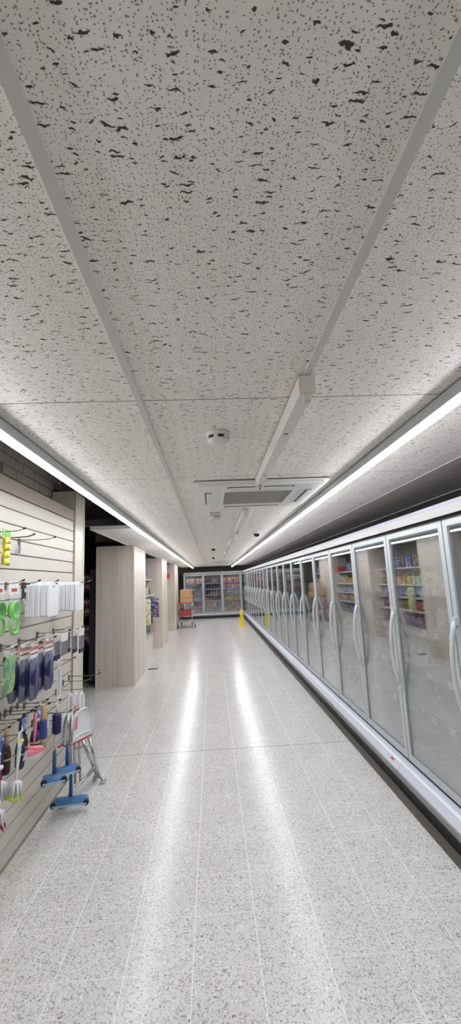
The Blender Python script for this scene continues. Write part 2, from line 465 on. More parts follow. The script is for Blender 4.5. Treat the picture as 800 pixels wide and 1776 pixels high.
ORD = ['first', 'second', 'third', 'fourth', 'fifth', 'sixth', 'seventh', 'eighth', 'ninth', 'tenth', 'eleventh', 'twelfth', 'thirteenth', 'fourteenth', 'fifteenth',
       'sixteenth', 'seventeenth', 'eighteenth', 'nineteenth', 'twentieth', 'twenty-first', 'twenty-second', 'twenty-third', 'twenty-fourth']

# ------------------------------------------------------------------ the room shell
BACK_Y = 20.95
floor = struct(MB().box((-3.6, -5, -.1), (2.6, BACK_Y+.1, -.0005)).build('floor', GROUT))
# beyond the tiles one can tell apart: plain terrazzo with fine joints
T0, T1 = 2.135-6*.3, 2.135+20*.3          # tiles picked apart between these depths
XL = [.155+.3*k for k in range(-8, 5)]    # joint lines
MB().box((-3.6, T1, -.0004), (2.6, BACK_Y, 0)).box((-3.6, -5, -.0004), (2.6, T0, 0)).box((-3.6, T0, -.0004), (XL[0]-.0, T1, 0)).box((XL[-1], T0, -.0004), (2.6, T1, 0)).build('terrazzo_paving', FLOOR, floor)
tile_me = MB().box((.0016, .0016, -.0004), (.2984, .2984, 0)).mesh('floor_tile', TILE)
for i in range(len(XL)-1):
    for j in range(20+6):
        y = T0+.3*j
        if XL[i] < -1.36 and (y < 4.0): continue
        link('floor_tile', tile_me, floor, (XL[i], y, 0))
JOINT = plain('dark_joint', (120, 116, 112), .8)
MB().box((-1.32, 4.532, 0), (1.40, 4.538, .0006)).build('expansion_joint', JOINT, floor)
MB().box((-1.655, 4.45, 0), (-1.648, 7.3, .0006)).build('expansion_joint', JOINT, floor)
MB().box((1.35, -.9, 0), (1.47, 19.5, .002)).build('floor_shade_strip', plain('floor_shade_brown', (96, 90, 82), .5, var=.15, scale=9), floor)  # dark strip painted in for the shadow band on the floor
for sx, sy, r in ((-.33, 12.2, .028), (-.2, 6.9, .02)):
    MB().lathe([(r, 0), (r*.9, .0008)], (sx, sy, 0), 10).build('floor_stain', JOINT, floor)
MB().box((-1.33, 8.72, 0), (-1.14, 8.80, .012)).build('threshold_strip', GREYP, floor)

# ceiling: tees and tiles
ceil = struct(MB().box((-3.6, -5, 3.12), (2.6, BACK_Y+.1, 3.2)).build('ceiling', DARKV))
TX = [-1.449, -.849, -.249, .351, .951, 1.551, 2.151, 2.6]
tme = MB().box((-.012, -5, CEIL-.012), (.012, BACK_Y, CEIL-.004)).box((-.0015, -5, CEIL-.004), (.0015, BACK_Y, CEIL+.03)).mesh('tee_bar', TBAR)
tme_s = MB().box((-.012, 5.1, CEIL-.012), (.012, BACK_Y, CEIL-.004)).box((-.0015, 5.1, CEIL-.004), (.0015, BACK_Y, CEIL+.03)).mesh('edge_trim', TBAR)
for x in TX[1:-1]: link('tee_bar', tme, ceil, (x, 0, -3.12+3.12))
link('edge_trim', tme_s, ceil, (TX[0], 0, 0))
MB().box((-1.46, 5.09, CEIL-.012), (-.85, 5.112, CEIL+.03)).build('edge_trim', TBAR, ceil)
rows = [1.5+1.2*k for k in range(-5, 17)]
ctile = {}
def ceiling_tile(i, y0, y1):
    w_ = TX[i+1]-TX[i]; d_ = y1-y0; k = (round(w_, 3), round(d_, 3))
    if k not in ctile:
        ctile[k] = MB().box((.003, .0032, 0), (w_-.003, d_-.0032, .016)).mesh('ceiling_tile', FISS)
    link('ceiling_tile', ctile[k], ceil, (TX[i], y0, CEIL-.004))
for y in rows:
    y1 = min(y+1.2, BACK_Y)
    if y1-y < .1: continue
    for i in range(7):
        if i == 0 and y < 5.0: continue
        ceiling_tile(i, y, y1)

JOINT_SHADE = plain('joint_shade_grey', (112, 108, 104), .6)  # dark strips paint the shade in the joints between tile ends
for y in rows:
    if y < -4.9: continue
    for i in range(7):
        if i == 0 and y < 5.2: continue
        MB().box((TX[i]+.0125, y-.0028, CEIL-.0038), (TX[i+1]-.0125, y+.0028, CEIL+.02)).build('joint_shade_strip', JOINT_SHADE, ceil)

# walls
struct(MB().box((2.5, -5, 0), (2.6, BACK_Y+.1, 3.2)).build('wall_right', plain('wall_right_grey', (96, 96, 98), .8)))
struct(MB().box((-3.6, BACK_Y, 0), (2.6, BACK_Y+.1, 3.2)).build('wall_back', BACKW))
struct(MB().box((-3.6, -5.1, 0), (2.6, -5, 3.2)).build('wall_rear', SIDEW))
wl = struct(MB().box((-1.66, -5, 0), (-1.6, 4.42, 3.12)).build('wall_left', MORTAR))
bme = {}
yb = 0.6
row = 0
z = 2.30
brick_me = MB().box((0, .005, .005), (.045, .22, .08)).mesh('brick', BRICKM)
brick_h = MB().box((0, .005, .005), (.045, .1075, .08)).mesh('brick', BRICKM)
while z < 3.05:
    y = 1.0 - (.1125 if row % 2 else 0)
    while y < 4.3:
        if not (y < 2.95 and 2.45 < z < 2.62):
            if y+.22 > 4.42: link('brick', brick_h, wl, (-1.6, y, z))
            else: link('brick', brick_me, wl, (-1.6, y, z))
        y += .225
    z += .085; row += 1
# recess in the brickwork and a dark timber beam
tag(MB().box((-1.6, 1.0, 2.455), (-1.54, 2.94, 2.62)).build('wall_beam', plain('beam_black', (24, 22, 24), .7)), 'black beam on the brickwork above the cream slatted panel', 'beam')
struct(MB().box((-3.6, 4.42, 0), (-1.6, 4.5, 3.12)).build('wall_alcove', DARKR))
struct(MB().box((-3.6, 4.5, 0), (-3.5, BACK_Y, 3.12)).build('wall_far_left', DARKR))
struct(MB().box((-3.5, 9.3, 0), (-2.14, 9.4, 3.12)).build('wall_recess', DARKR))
struct(MB().box((-2.2, 9.4, 0), (-2.14, BACK_Y, 3.12)).build('wall_bay', BACKW))
# things in the ceiling void
o = thing('cable_tray', 'grey metal cable tray running through the dark ceiling opening', 'cable tray', (-1.12, 0, 2.86))
MB().box((-.06, .8, -.01), (.06, 20, 0)).build('tray_base', DUCT, o)
for sx in (-.06, .055): MB().box((sx, .8, 0), (sx+.005, 20, .05)).build('tray_side', DUCT, o)
o = thing('void_bulkhead', 'brown boxed bulkhead in the dark void above the nearest clad pillar', 'bulkhead', (0, 0, 0))
MB().box((-2.05, 7.5, 2.46), (-1.50, 8.6, 2.62)).build('fascia_board', plain('bulkhead_brown', (120, 106, 96), .7), o)
MB().box((-3.4, 6.6, 2.62), (-1.50, 6.68, 2.72)).build('cross_beam', DUCT, o)

# ------------------------------------------------------------------ LED lines
def led(x, label):
    t = thing('led_strip_light', label, 'light', (x, 0, CEIL-.013), 0, 'linear ceiling lights')
    L0, L1 = LED_START, LED_END
    MB().box((-.026, L0, -.046), (.026, L1, 0)).box((-.026, L0-.006, -.059), (.026, L0, 0)).box((-.026, L1, -.059), (.026, L1+.006, 0)).build('housing', ALU, t)
    m = MB(); y = L0
    while y < L1-.01:
        m.prism([(-.019, -.0465), (.019, -.0465), (.019, -.055), (.014, -.059), (-.014, -.059), (-.019, -.055)], lambda u, v, k, y=y: (u, y+k*(min(y+.46, L1)-y), v)); y += .46
    m.build('diffuser', LED_EM, t)
led(-.842, 'long white linear ceiling light above the slatted display side')
led(.945, 'long white linear ceiling light beside the freezer row')

# ------------------------------------------------------------------ ceiling fittings
def batten(y0, y1, label):
    t = thing('light_batten', label, 'light batten', (.349, y0, CEIL-.012), 0, 'bare fluorescent battens')
    L = y1-y0
    MB().prism([(-.027, 0), (-.024, -.058), (.024, -.058), (.027, 0)], lambda u, v, k: (u, .012+k*(L-.024), v)).build('channel', WHITE, t)
    MB().box((-.029, 0, -.062), (.029, .012, 0)).build('end_cap', OFFWHITE, t, bevel=.003)
    MB().box((-.029, L-.012, -.062), (.029, L, 0)).build('end_cap', OFFWHITE, t, bevel=.003)
    for q, s in ((.02, 1), (L-.02, -1)):
        h = MB().box((-.013, q-.012, -.088), (.013, q+.012, -.058)).build('lamp_holder', OFFWHITE, t, bevel=.004)
        MB().box((-.003, q+s*.0125-.001, -.084), (.003, q+s*.0125+.001, -.066)).build('lamp_slot', INK, h)
    for q in (L*.28, L*.78):
        MB().box((-.012, q, -.0595), (.006, q+.012, -.058)).build('fixing_slot', INK, t)
    MB().lathe([(.006, -.064), (.007, -.058)], (0, L-.055, 0), 10).build('screw', INK, t)
batten(1.31, 2.765, 'nearest bare white light batten without its tube')
batten(3.90, 5.41, 'second bare white light batten just beyond the ceiling air conditioner')
batten(6.55, 8.06, 'third bare white light batten along the ceiling')
batten(9.25, 10.76, 'farthest bare white light batten near the end of the aisle')

def ac(x0, y0, s, label):
    t = thing('ceiling_air_conditioner', label, 'air conditioner', (x0, y0, CEIL-.012), 0, 'ceiling cassettes')
    def ring(a, b, z0, z1):
        m = MB()
        m.box((a, a, z0), (s-a, b, z1)).box((a, s-b, z0), (s-a, s-a, z1)).box((a, b, z0), (b, s-b, z1)).box((s-b, b, z0), (s-a, s-b, z1)); return m
    ring(0, .035, -.012, 0).build('outer_flange', WHITE, t, bevel=.003)
    ring(.035, .19, -.030, 0).build('panel_frame', WHITE, t, bevel=.004)
    MB().box((.19, .19, -.012), (s-.19, s-.19, 0)).build('core', INNER, t)
    ring(.19, .225, -.034, -.012).build('grille_frame', WHITE, t, bevel=.003)
    k = .228
    while k < s-.235:
        MB().box((.226, k, -.030), (s-.226, k+.007, -.013)).build('grille_slat', plain('grille_grey', (176, 172, 164), .5), t); k += .018
    for (a, b) in (((.24, .075), (s-.24, .125)), ((.24, s-.125), (s-.24, s-.075)), ((.075, .24), (.125, s-.24)), ((s-.125, .24), (s-.075, s-.24))):
        horiz = b[0]-a[0] > b[1]-a[1]
        sl = MB().box((a[0], a[1], -.0315), (b[0], b[1], -.0303)).build('air_outlet', INK, t)
        if horiz: MB().box((a[0]+.01, a[1]+.012, -.040), (b[0]-.01, b[1], -.0316)).build('flap', WHITE, sl, bevel=.002)
        else: MB().box((a[0]+.012, a[1]+.01, -.040), (b[0], b[1]-.01, -.0316)).build('flap', WHITE, sl, bevel=.002)
ac(-.105, 2.79, .96, 'square white ceiling air conditioner beyond the nearest batten')
ac(-.105, 14.6, .96, 'far square ceiling air conditioner near the end wall')

t = thing('smoke_detector', 'round white smoke detector with dark slots on the ceiling', 'smoke detector', (.053, 1.87, CEIL-.004))
MB().lathe([(.054, 0), (.056, -.012), (.053, -.018), (.053, -.02)], n=28).build('base', WHITE, t)
MB().lathe([(.045, -.02), (.045, -.034)], n=28).build('slot_ring', INK, t)
m = MB()
MB().lathe([(.050, -.034), (.050, -.042), (.040, -.054), (.022, -.060), (.004, -.061)], n=28).build('dome', WHITE, t)
for k in range(6):
    a = k*PI/3+.3; c, s_ = math.cos(a), math.sin(a)
    MB().prism([(.046, -.010), (.052, -.010), (.052, .010), (.046, .010)], lambda u, v, q: (u*c-v*s_, u*s_+v*c, -.02-.014*q)).build('rib', WHITE, t)

t = thing('emergency_light', 'small white emergency spotlight with clear lens on the ceiling', 'emergency light', (.058, 4.20, CEIL-.004))
MB().box((-.055, -.055, -.035), (.055, .055, 0)).build('body', OFFWHITE, t, bevel=.006)
MB().lathe([(.05, -.035), (.05, -.06), (.04, -.068), (.01, -.07)], n=16).build('lens', film('lens_clear', (220, 228, 226), .4, .1), t)
MB().lathe([(.012, -.04), (.02, -.056), (.004, -.062)], n=12).build('bulb', STEEL, t)

def dome(x, y, label):
    t = thing('security_camera', label, 'camera', (x, y, CEIL-.004), 0, 'dome cameras on the ceiling')
    MB().lathe([(.058, 0), (.058, -.03), (.05, -.042)], n=20).build('housing', WHITE, t)
    MB().lathe([(.044, -.042), (.042, -.06), (.032, -.076), (.012, -.084), (.002, -.085)], n=20).build('dome', plain('smoked_dome', (14, 14, 16), .15), t)
dome(.669, 5.95, 'dark dome camera nearest the right linear light')
dome(.053, 8.45, 'dark dome camera left of the third light batten')
dome(.064, 11.6, 'dark dome camera farthest along the ceiling')

# ------------------------------------------------------------------ freezer cabinets
PITCH_D = .88
DZ0, DZ1 = .225, 2.005
def door_meshes(wd, GLASS=GLASS):
    a, b = .006, wd-.006
    fr = MB()
    st = .046
    def bar(x0, x1, z0, z1): fr.box((x0, 0, z0), (x1, .034, z1))
    bar(a, a+st, DZ0, DZ1); bar(b-st, b, DZ0, DZ1); bar(a+st, b-st, DZ0, DZ0+st); bar(a+st, b-st, DZ1-st, DZ1)
    frm = fr.mesh('door', FRAME)
    gk = MB(); i = a+st
    gk.box((i, .010, DZ0+st), (i+.009, .03, DZ1-st)).box((b-st-.009, .010, DZ0+st), (b-st, .03, DZ1-st)).box((i, .010, DZ0+st), (b-st, .03, DZ0+st+.009)).box((i, .010, DZ1-st-.009), (b-st, .03, DZ1-st))
    gsk = gk.mesh('gasket', RAIL)
    gl = MB().box((i+.009, .011, DZ0+st+.009), (b-st-.009, .015, DZ1-st-.009)).box((i+.009, .026, DZ0+st+.009), (b-st-.009, .030, DZ1-st-.009)).mesh('glass_pane', GLASS)
    # bowed grab handle on the left stile
    hx = a+.024; pts = []; rs = []
    for k in range(13):
        q = k/12; zz = 1.37-.58*q
        yy = -.010-.048*math.sin(PI*q)**.75
        pts.append((hx, yy, zz)); rs.append(.0125+.004*abs(math.cos(PI*q)))
    h = MB().tube(pts, rs, 8)
    h.box((hx-.018, -.02, 1.345), (hx+.018, 0, 1.395)).box((hx-.018, -.02, .765), (hx+.018, 0, .815))
    return frm, gsk, gl, h.mesh('handle', HANDLE)
DOOR = door_meshes(PITCH_D)
DOOR_END = door_meshes(PITCH_D, GLASS_END)
CORNER = door_meshes(.38, GLASS_END)
bag_meshes = [[MB().pillow(.22, .09, .26, 4, 5, .35, s).mesh('bag', f) for s in range(2)] for f in FROZ]
box_meshes = [MB().box((-.11, -.06, 0), (.11, .06, .17)).mesh('carton', f) for f in FROZ]
flat_meshes = [MB().box((-.10, -.12, 0), (.10, .12, .045)).mesh('flat_carton', f) for f in FROZ]
SHZ = [.235, .58, .90, 1.22, 1.54]
def freezer(name_label, n, origin, rz, corner=False, end0=False, end1=False, tags=False, SHZ=SHZ, fill_glow=False):
    wd = [PITCH_D]*n + ([.38] if corner else [])
    L = sum(wd)
    t = thing('display_freezer', name_label, 'freezer', origin, rz, 'glass-door freezers')
    MB().box((0.004, .90, .10), (L-.004, .94, 2.10)).build('back_panel', INNER, t)
    MB().box((0.004, .06, .10), (L-.004, .90, .20)).build('base_deck', INNER, t)
    MB().box((0.004, .045, 2.005), (L-.004, .94, 2.03)).build('top_panel', INNER, t)
    MB().prism([(-.045, 2.022), (-.05, 2.075), (-.018, 2.108), (.94, 2.108), (.94, 2.032), (-.02, 2.03)], lambda u, v, k: (.002+k*(L-.004), u, v)).build('canopy', CANOPY, t)
    MB().box((.004, .03, 2.1085), (L-.004, .94, 2.112)).build('bounce_cut_lid', plain('bounce_cut_dark', (58, 58, 60), .8), t)  # unseen dark sheet added to cut light bounced onto the ceiling
    MB().prism([(-.0515, 2.076), (-.019, 2.1095), (.012, 2.1105), (.012, 2.1085), (-.018, 2.1075), (-.0495, 2.074)], lambda u, v, k: (.002+k*(L-.004), u, v)).build('canopy_trim', LILAC, t)
    MB().box((0.003, .003, 2.007), (L-.003, .04, 2.021)).build('shadow_gap', BLACK, t)
    MB().prism([(.0, .209), (-.050, .206), (-.060, .199), (-.098, .155), (-.098, .150), (.0, .150)], lambda u, v, k: (.002+k*(L-.004), u, v)).build('sill', LILAC, t)
    MB().prism([(-.046, .2064), (-.046, .2095), (-.054, .2085), (-.064, .2015), (-.068, .1945), (-.061, .1985), (-.052, .2055)], lambda u, v, k: (.002+k*(L-.004), u, v)).build('sill_lip', plain('lip_bright', (232, 234, 246), .35), t)
    MB().box((.003, .002, .2095), (L-.003, .03, .224)).build('lower_shadow_gap', BLACK, t)  # black bar painted in for the shadow between sill and doors
    MB().prism([(-.096, .1495), (-.103, .146), (-.103, .106), (-.088, .095), (.05, .095), (.05, .1495)], lambda u, v, k: (.002+k*(L-.004), u, v)).build('bumper_rail', RAIL, t)
    MB().box((0.004, -.082, 0.0025), (L-.004, -.07, .0945)).build('kick_plate', BLACK, t)
    MB().box((0.004, .05, .0), (L-.004, .9, .078)).build('plinth', BLACK, t)
    for e, x0, x1 in ((end0, 0, .004), (end1, L-.004, L)):
        if e: MB().box((x0-.03 if x0 == 0 else x0, -.04, .08), (x1 if x0 == 0 else x1+.03, .94, 2.1)).build('end_panel', ALU, t)
    x = 0
    for k, wk in enumerate(wd):
        frm, gsk, gl, h = CORNER if wk < .5 else (DOOR_END if corner else DOOR)
        d = link('door', frm, t, (x, 0, 0))
        link('gasket', gsk, d); link('glass_pane', gl, d)
        if wk > .5: link('handle', h, d)
        x += wk
        if k < len(wd)-1: MB().box((x-.02, .06, .2), (x+.02, .10, 2.0)).build('mullion', INNER, t)
    if fill_glow:
        MB().box((.05, .10, 1.985), (L-.05, .14, 2.004)).build('cabinet_fill', emitter('cabinet_fill_glow', (.95, .98, 1), 7.0), t)  # added glowing strip, brightens the goods in the end freezer
    for q, zs in enumerate(SHZ):
        if q == 0: continue
        s_ = MB().box((.02, .16, zs-.02), (L-.02, .88, zs)).build('shelf', SHELFM, t)
        MB().quadbox([(.02, .15, zs-.045), (L-.02, .15, zs-.045), (L-.02, .156, zs-.045), (.02, .156, zs-.045), (.02, .158, zs+.012), (L-.02, .158, zs+.012), (L-.02, .164, zs+.012), (.02, .164, zs+.012)]).build('price_strip', STRIP, s_)
        if tags:
            xx = .15
            while xx < L-.1:
                MB().box((xx, .146, zs-.04), (xx+.075, .149, zs+.005)).build('price_tag', TAG, s_)
                xx += .16+.25*random.random()
    return t, wd, L

def stock(t, wd, rz, origin, door0, kinds, per, doorname, prefix):
    """packs standing on the shelves behind each door"""
    R = Matrix.Rotation(rz, 4, 'Z'); O = Vector(origin)
    x = 0
    for k, wk in enumerate(wd):
        if wk > .5:
            for q, zs in enumerate(SHZ):
                ci = random.randrange(len(kinds)); 
                for j in range(per):
                    if random.random() < .08: continue
                    ci2 = ci if random.random() < .7 else random.randrange(len(kinds))
                    lx = x+.10+(wk-.2)*(j+.5)/per
                    p = O + R @ Vector((lx, .34+.05*random.random(), zs+.001))
                    yield k, q, j, ci2, p
        x += wk
right_units = [(3.49, 5, 'nearest glass-door freezer section at the right edge', True), (7.89, 5, 'second glass-door freezer section from the camera on the right', True),
               (12.29, 5, 'third glass-door freezer section along the right wall', False), (16.69, 5, 'fourth glass-door freezer section along the right wall', False)]
door_no = {}
def shelf_word(q): return ['bottom deck', 'lower shelf', 'middle shelf', 'upper shelf', 'top shelf'][q]
for ui, (y1, n, lab, tg) in enumerate(right_units):
    org = (1.5, y1, 0)
    t, wd, L = freezer(lab, n, org, -PI/2, end1=(ui == 0), tags=tg)
    R = Matrix.Rotation(-PI/2, 4, 'Z')
    for k, q, j, ci, p in stock(t, wd, -PI/2, org, 0, FROZ, 3 if ui < 2 else 2, '', ''):
        yc = y1-(k+.5)*PITCH_D
        if yc < .9: continue
        dn = round((yc-2.17)/.88)+1            # door 1 is the one cut by the right edge of the picture
        if dn < 0: continue
        if ui >= 2 and q in (0, 4): continue
        kind = 'bag' if q in (0, 1) else ('flat_carton' if (q+dn) % 3 == 0 else ('carton' if (q+dn) % 2 else 'bag'))
        me = random.choice(bag_meshes[ci]) if kind == 'bag' else (box_meshes[ci] if kind == 'carton' else flat_meshes[ci])
        nm = {'bag': 'frozen_food_bag', 'carton': 'frozen_food_carton', 'flat_carton': 'frozen_food_tray'}[kind]
        o = link(nm, me, None, p, (0, 0, -PI/2+random.uniform(-.15, .15)))
        words = {'bag': 'frozen bag', 'carton': 'frozen carton', 'flat_carton': 'flat frozen carton'}[kind]
        if kind == 'flat_carton':
            for lv in range(1, 3):
                o2 = link(nm, me, None, (p.x, p.y, p.z+.0465*lv), (0, 0, -PI/2+random.uniform(-.1, .1)))
                tag(o2, '%s %s on the %s behind the %s right-hand door' % (FNAME[ci], words, shelf_word(q), ORD[max(dn, 1)-1] if dn > 0 else 'cut-off nearest'), 'frozen food', 'freezer door %d shelf %d flat cartons' % (dn, q))
            tag(o, '%s %s on the %s behind the %s right-hand door' % (FNAME[ci], words, shelf_word(q), ORD[max(dn, 1)-1] if dn > 0 else 'cut-off nearest'), 'frozen food', 'freezer door %d shelf %d flat cartons' % (dn, q))
        else:
            tag(o, '%s %s on the %s behind the %s right-hand door' % (FNAME[ci], words, shelf_word(q), ORD[max(dn, 1)-1] if dn > 0 else 'cut-off nearest'), 'frozen food', 'freezer door %d shelf %d %s %s' % (dn, q, FNAME[ci], words))
# last section on the right, three doors, to the corner
t, wd, L = freezer('farthest short freezer section in the right-hand row at the corner', 3, (1.5, 19.33, 0), -PI/2)
# rear freezer across the end of the aisle
REAR_Y = 19.75
SHR = [.235, .50, .78, 1.05, 1.32, 1.60]
t, wd, L = freezer('wide freezer with four glass doors across the end of the aisle', 3, (-1.29, REAR_Y, 0), 0, corner=True, end0=True, SHZ=SHR, fill_glow=True)
# small red sticker on the sill
o = MB().quadbox(
    [(1.4312, 3.60, .1905), (1.4312, 3.655, .1905), (1.4195, 3.655, .1770), (1.4195, 3.60, .1770), (1.4300, 3.60, .1915), (1.4300, 3.655, .1915), (1.4183, 3.655, .1780), (1.4183, 3.60, .1780)]).build('sticker', RED)
tag(o, 'small red sticker on the pale freezer sill', 'sticker')
# goods in the rear freezer
def bottle_mesh(mat, h=.26, r=.038):
    return MB().lathe([(r*.9, 0), (r, .01), (r, h*.55), (r*.45, h*.78), (r*.38, h*.95), (r*.42, h*.96), (r*.42, h)], n=10).mesh('bottle', mat)
bott = [bottle_mesh(f) for f in PRINTS]
pouch = [MB().pillow(.12, .08, .22, 4, 5, .3, 3).mesh('pouch', f) for f in PRINTS]
ctn = [MB().box((-.065, -.06, 0), (.065, .06, .16)).mesh('carton', f) for f in PRINTS]
REARP = [[[4, 8, 0], [1, 7], [0, 4, 8], [1, 11, 0], [4, 6, 0], [4, 0, 8]], [[7, 6], [7, 1], [7, 4], [0, 7, 6], [0, 8, 7], [4, 8, 10]], [[10, 0], [0, 10], [4, 9], [3, 5], [2, 3, 4], [3, 10, 5]]]
dname = ['left', 'middle', 'right']
SH5 = SHR
RW = ['bottom deck', 'lowest shelf', 'second shelf', 'third shelf', 'fourth shelf', 'top shelf']
for d in range(3):
    for q, zs in enumerate(SH5):
        pal = REARP[d][5-q]
        npk = 6
        kind = 'bottle' if (d == 1 and q in (2, 3, 4)) else ('pouch' if (d+q) % 2 else 'carton')
        for j in range(npk):
            ci = pal[(j*2//npk + (1 if random.random() < .25 else 0)) % len(pal)]
            me = {'bottle': bott, 'pouch': pouch, 'carton': ctn}[kind][ci]
            o = link({'bottle': 'drink_bottle', 'pouch': 'food_pouch', 'carton': 'food_carton'}[kind], me, None, (-1.29+d*.88+.115+.13*j, REAR_Y+.25, zs+.001), (0, 0, random.uniform(-.1, .1)))
            if kind == 'carton': o.scale = (.95, 1, 1.25)
            if kind == 'bottle': o.scale = (1, 1, .88)
            tag(o, '%s %s on the %s in the %s door of the end freezer' % (PNAME[ci], {'bottle': 'bottle', 'pouch': 'food pouch', 'carton': 'food carton'}[kind], RW[q], dname[d]),
                'bottle' if kind == 'bottle' else 'food pack', 'end freezer %s door %s %s %ss' % (dname[d], RW[q], PNAME[ci], kind))

# ------------------------------------------------------------------ slatted display panel on the left
SX = -1.33
t = thing('slatwall_panel', 'cream slatted display panel carrying hanging household tools', 'slatwall', (0, 0, 0))
MB().box((SX-.05, .5, 0), (SX-.016, 4.09, 2.42)).build('backing', GROOVE, t)
slat_me = MB().quadbox([(SX-.016, .5, .0), (SX-.004, .5, .0), (SX-.004, 4.09, .0), (SX-.016, 4.09, .0), (SX-.016, .5, .0935), (SX-.004, .5, .0935), (SX-.004, 4.09, .0935), (SX-.016, 4.09, .0935)])
slat_me.box((SX-.004, .5, .003), (SX, 4.09, .0905))
slat_me = slat_me.mesh('slat', SLAT)
for k in range(23): link('slat', slat_me, t, (0, 0, .02+.1*k))
MB().box((SX-.05, .5, 2.32), (SX+.004, 4.09, 2.42)).build('top_cap', SLATCAP, t, bevel=.003)
MB().box((SX-.016, .5, 0), (SX+.002, 4.09, .018)).build('base_rail', SLATCAP, t)
t = thing('end_post', 'tall cream corner post at the far end of the slatted panel', 'post', (0, 0, 0))
MB().box((-1.545, 4.10, 0), (SX+.004, 4.41, 2.62)).build('post_body', CREAM, t, bevel=.004)
MB().box((SX+.004, 4.10, 0), (SX+.012, 4.118, 2.60)).build('edge_bead', SLATCAP, t)
MB().box((SX+.004, 4.392, 0), (SX+.012, 4.41, 2.60)).build('edge_bead', plain('bead_white', (224, 218, 204), .4), t)

HOOKS = []
def hook(y, z, where, L=.25, double=False, ticket=False):
    t = thing('display_hook', 'grey wire display hook ' + where, 'hook', (SX, y, z), 0, 'wire hooks on the slatted panel')
    MB().box((0, -.014, -.035), (.006, .014, .012)).build('back_plate', GREYP, t)
    for dy in ((-.008, .008) if double else (0,)):
        MB().tube([(.004, dy, 0), (L*.5, dy, -.003), (L-.04, dy, 0), (L-.005, dy, .012)], .0028, 6).build('prong', WIRE, t)
    MB().tube([(L-.012, 0, .010), (L+.004, 0, .016)], .0055, 6).build('tip', WIRED, t)
hook(2.47, 2.02, 'with the yellow cards at the left edge')
hook(2.60, 2.00, 'with twin prongs above the green scoops', double=True)
hook(2.95, 2.02, 'standing empty highest on the panel')
hook(2.48, 1.72, 'holding the green scoops')
hook(2.78, 1.72, 'holding the dark key-ring card', L=.22)
hook(3.02, 1.72, 'holding the nearer milky sheets')
hook(3.62, 1.72, 'holding the farther milky sheets', L=.31)
hook(2.42, 1.36, 'holding the green leaf packs')
hook(2.75, 1.34, 'holding the nearest navy brush heads')
hook(3.00, 1.34, 'holding the farther navy brush heads')
hook(3.30, 1.35, 'holding the nearer silver blades')
hook(3.62, 1.34, 'holding the far silver blades')
hook(3.42, 1.13, 'holding the narrow white pack')
hook(4.03, .885, 'standing empty at the far end above the floor', L=.28)
hook(3.88, .875, 'standing empty second from the corner post')
hook(3.72, .84, 'with the dustpans', L=.26)
hook(2.70, .95, 'with the pink brush')
hook(2.92, .93, 'with the wooden brush')
hook(3.12, .90, 'with the navy bottle brush')
hook(2.55, .88, 'with the lime and white dish brushes')
hook(2.33, .85, 'with the magenta dish brush')

def card(name, label, cat, group, parts, loc, rz=0):
    t = thing(name, label, cat, loc, rz, group)
    for p in parts: p(t)
    return t
def P_box(name, a, b, mat, bevel=0): return lambda t: MB().box(a, b).build(name, mat, t, bevel=bevel)
# yellow and green strip cards
for k, (dx, nm, mm, lab) in enumerate(((.085, 'strip_card', printed('strip_brown', (150, 110, 40), (196, 196, 60), (60, 110, 50)), 'brown and green strip card of small packets at the left edge'),
                                     (.135, 'strip_card', printed('strip_yellow', (224, 206, 50), (236, 226, 96), (120, 120, 70)), 'yellow strip card of small packets beside the brown one'))):
    t = thing(nm, lab, 'strip card', (SX+dx, 2.47+.02*k, 2.02), 0, 'strip cards')
    MB().box((-.001, -.05, -.20), (.001, .05, -.03)).build('card', mm, t)
    MB().box((-.0012, -.05, -.03), (.0012, .05, .012)).build('header', plain('header_green', (120, 176, 84), .4), t)
    for q in range(4):
        MB().pillow(.07, .012, .034, 4, 4).build('packet', mm, t, (.008, 0, -.19+.041*q), (0, 0, PI/2))
tag(MB().box((SX+.02, 2.90, 1.925), (SX+.0225, 2.93, 1.98)).build('price_ticket', plain('ticket_blue', (96, 100, 140), .5)), 'small blue-grey ticket hanging under the highest empty hook', 'ticket')
# green scoops
for k in range(2):
    t = thing('scoop_pack', ['green plastic scoop in clear bag with white header at the left edge', 'second green plastic scoop in clear bag hanging behind the first'][1-k], 'scoop', (SX+.10+.07*k, 2.50+.03*k, 1.72), 0, 'green scoops')
    MB().box((-.001, -.06, -.065), (.001, .06, .012)).build('header_card', CARDW, t)
    MB().box((.001, -.03, -.05), (.0015, .04, -.03)).build('header_print', INKRED, t)
    MB().lathe([(.052, -.02), (.056, .0), (.050, .012), (.044, .012), (.046, -.014), (.002, -.016)], (.012, 0, -.155), 16, 'x').build('scoop_bowl', GREENP, t)
    MB().tube([(.012, .05*math.cos(a*PI/8), -.24+.05*math.sin(a*PI/8)) for a in range(16)], .009, 6, True).build('scoop_ring', GREENP, t)
    MB().pillow(.13, .03, .25, 5, 6).build('clear_bag', CLEAR, t, (.01, 0, -.30), (0, 0, PI/2))
t = thing('key_ring_card', 'small black card with white oval and wire ring', 'card', (SX+.12, 2.78, 1.72), 0)
MB().box((-.002, -.028, -.10), (.002, .028, .006)).build('card', INK, t)
MB().lathe([(.014, 0), (.014, .002)], (.002, .012, -.045), 14, 'x').build('oval_print', plain('oval_lilac', (196, 192, 226), .4), t)
MB().tube([(.003, .02*math.cos(a*PI/6), -.11+.016*math.sin(a*PI/6)) for a in range(12)], .002, 6, True).build('ring', CHROME, t)
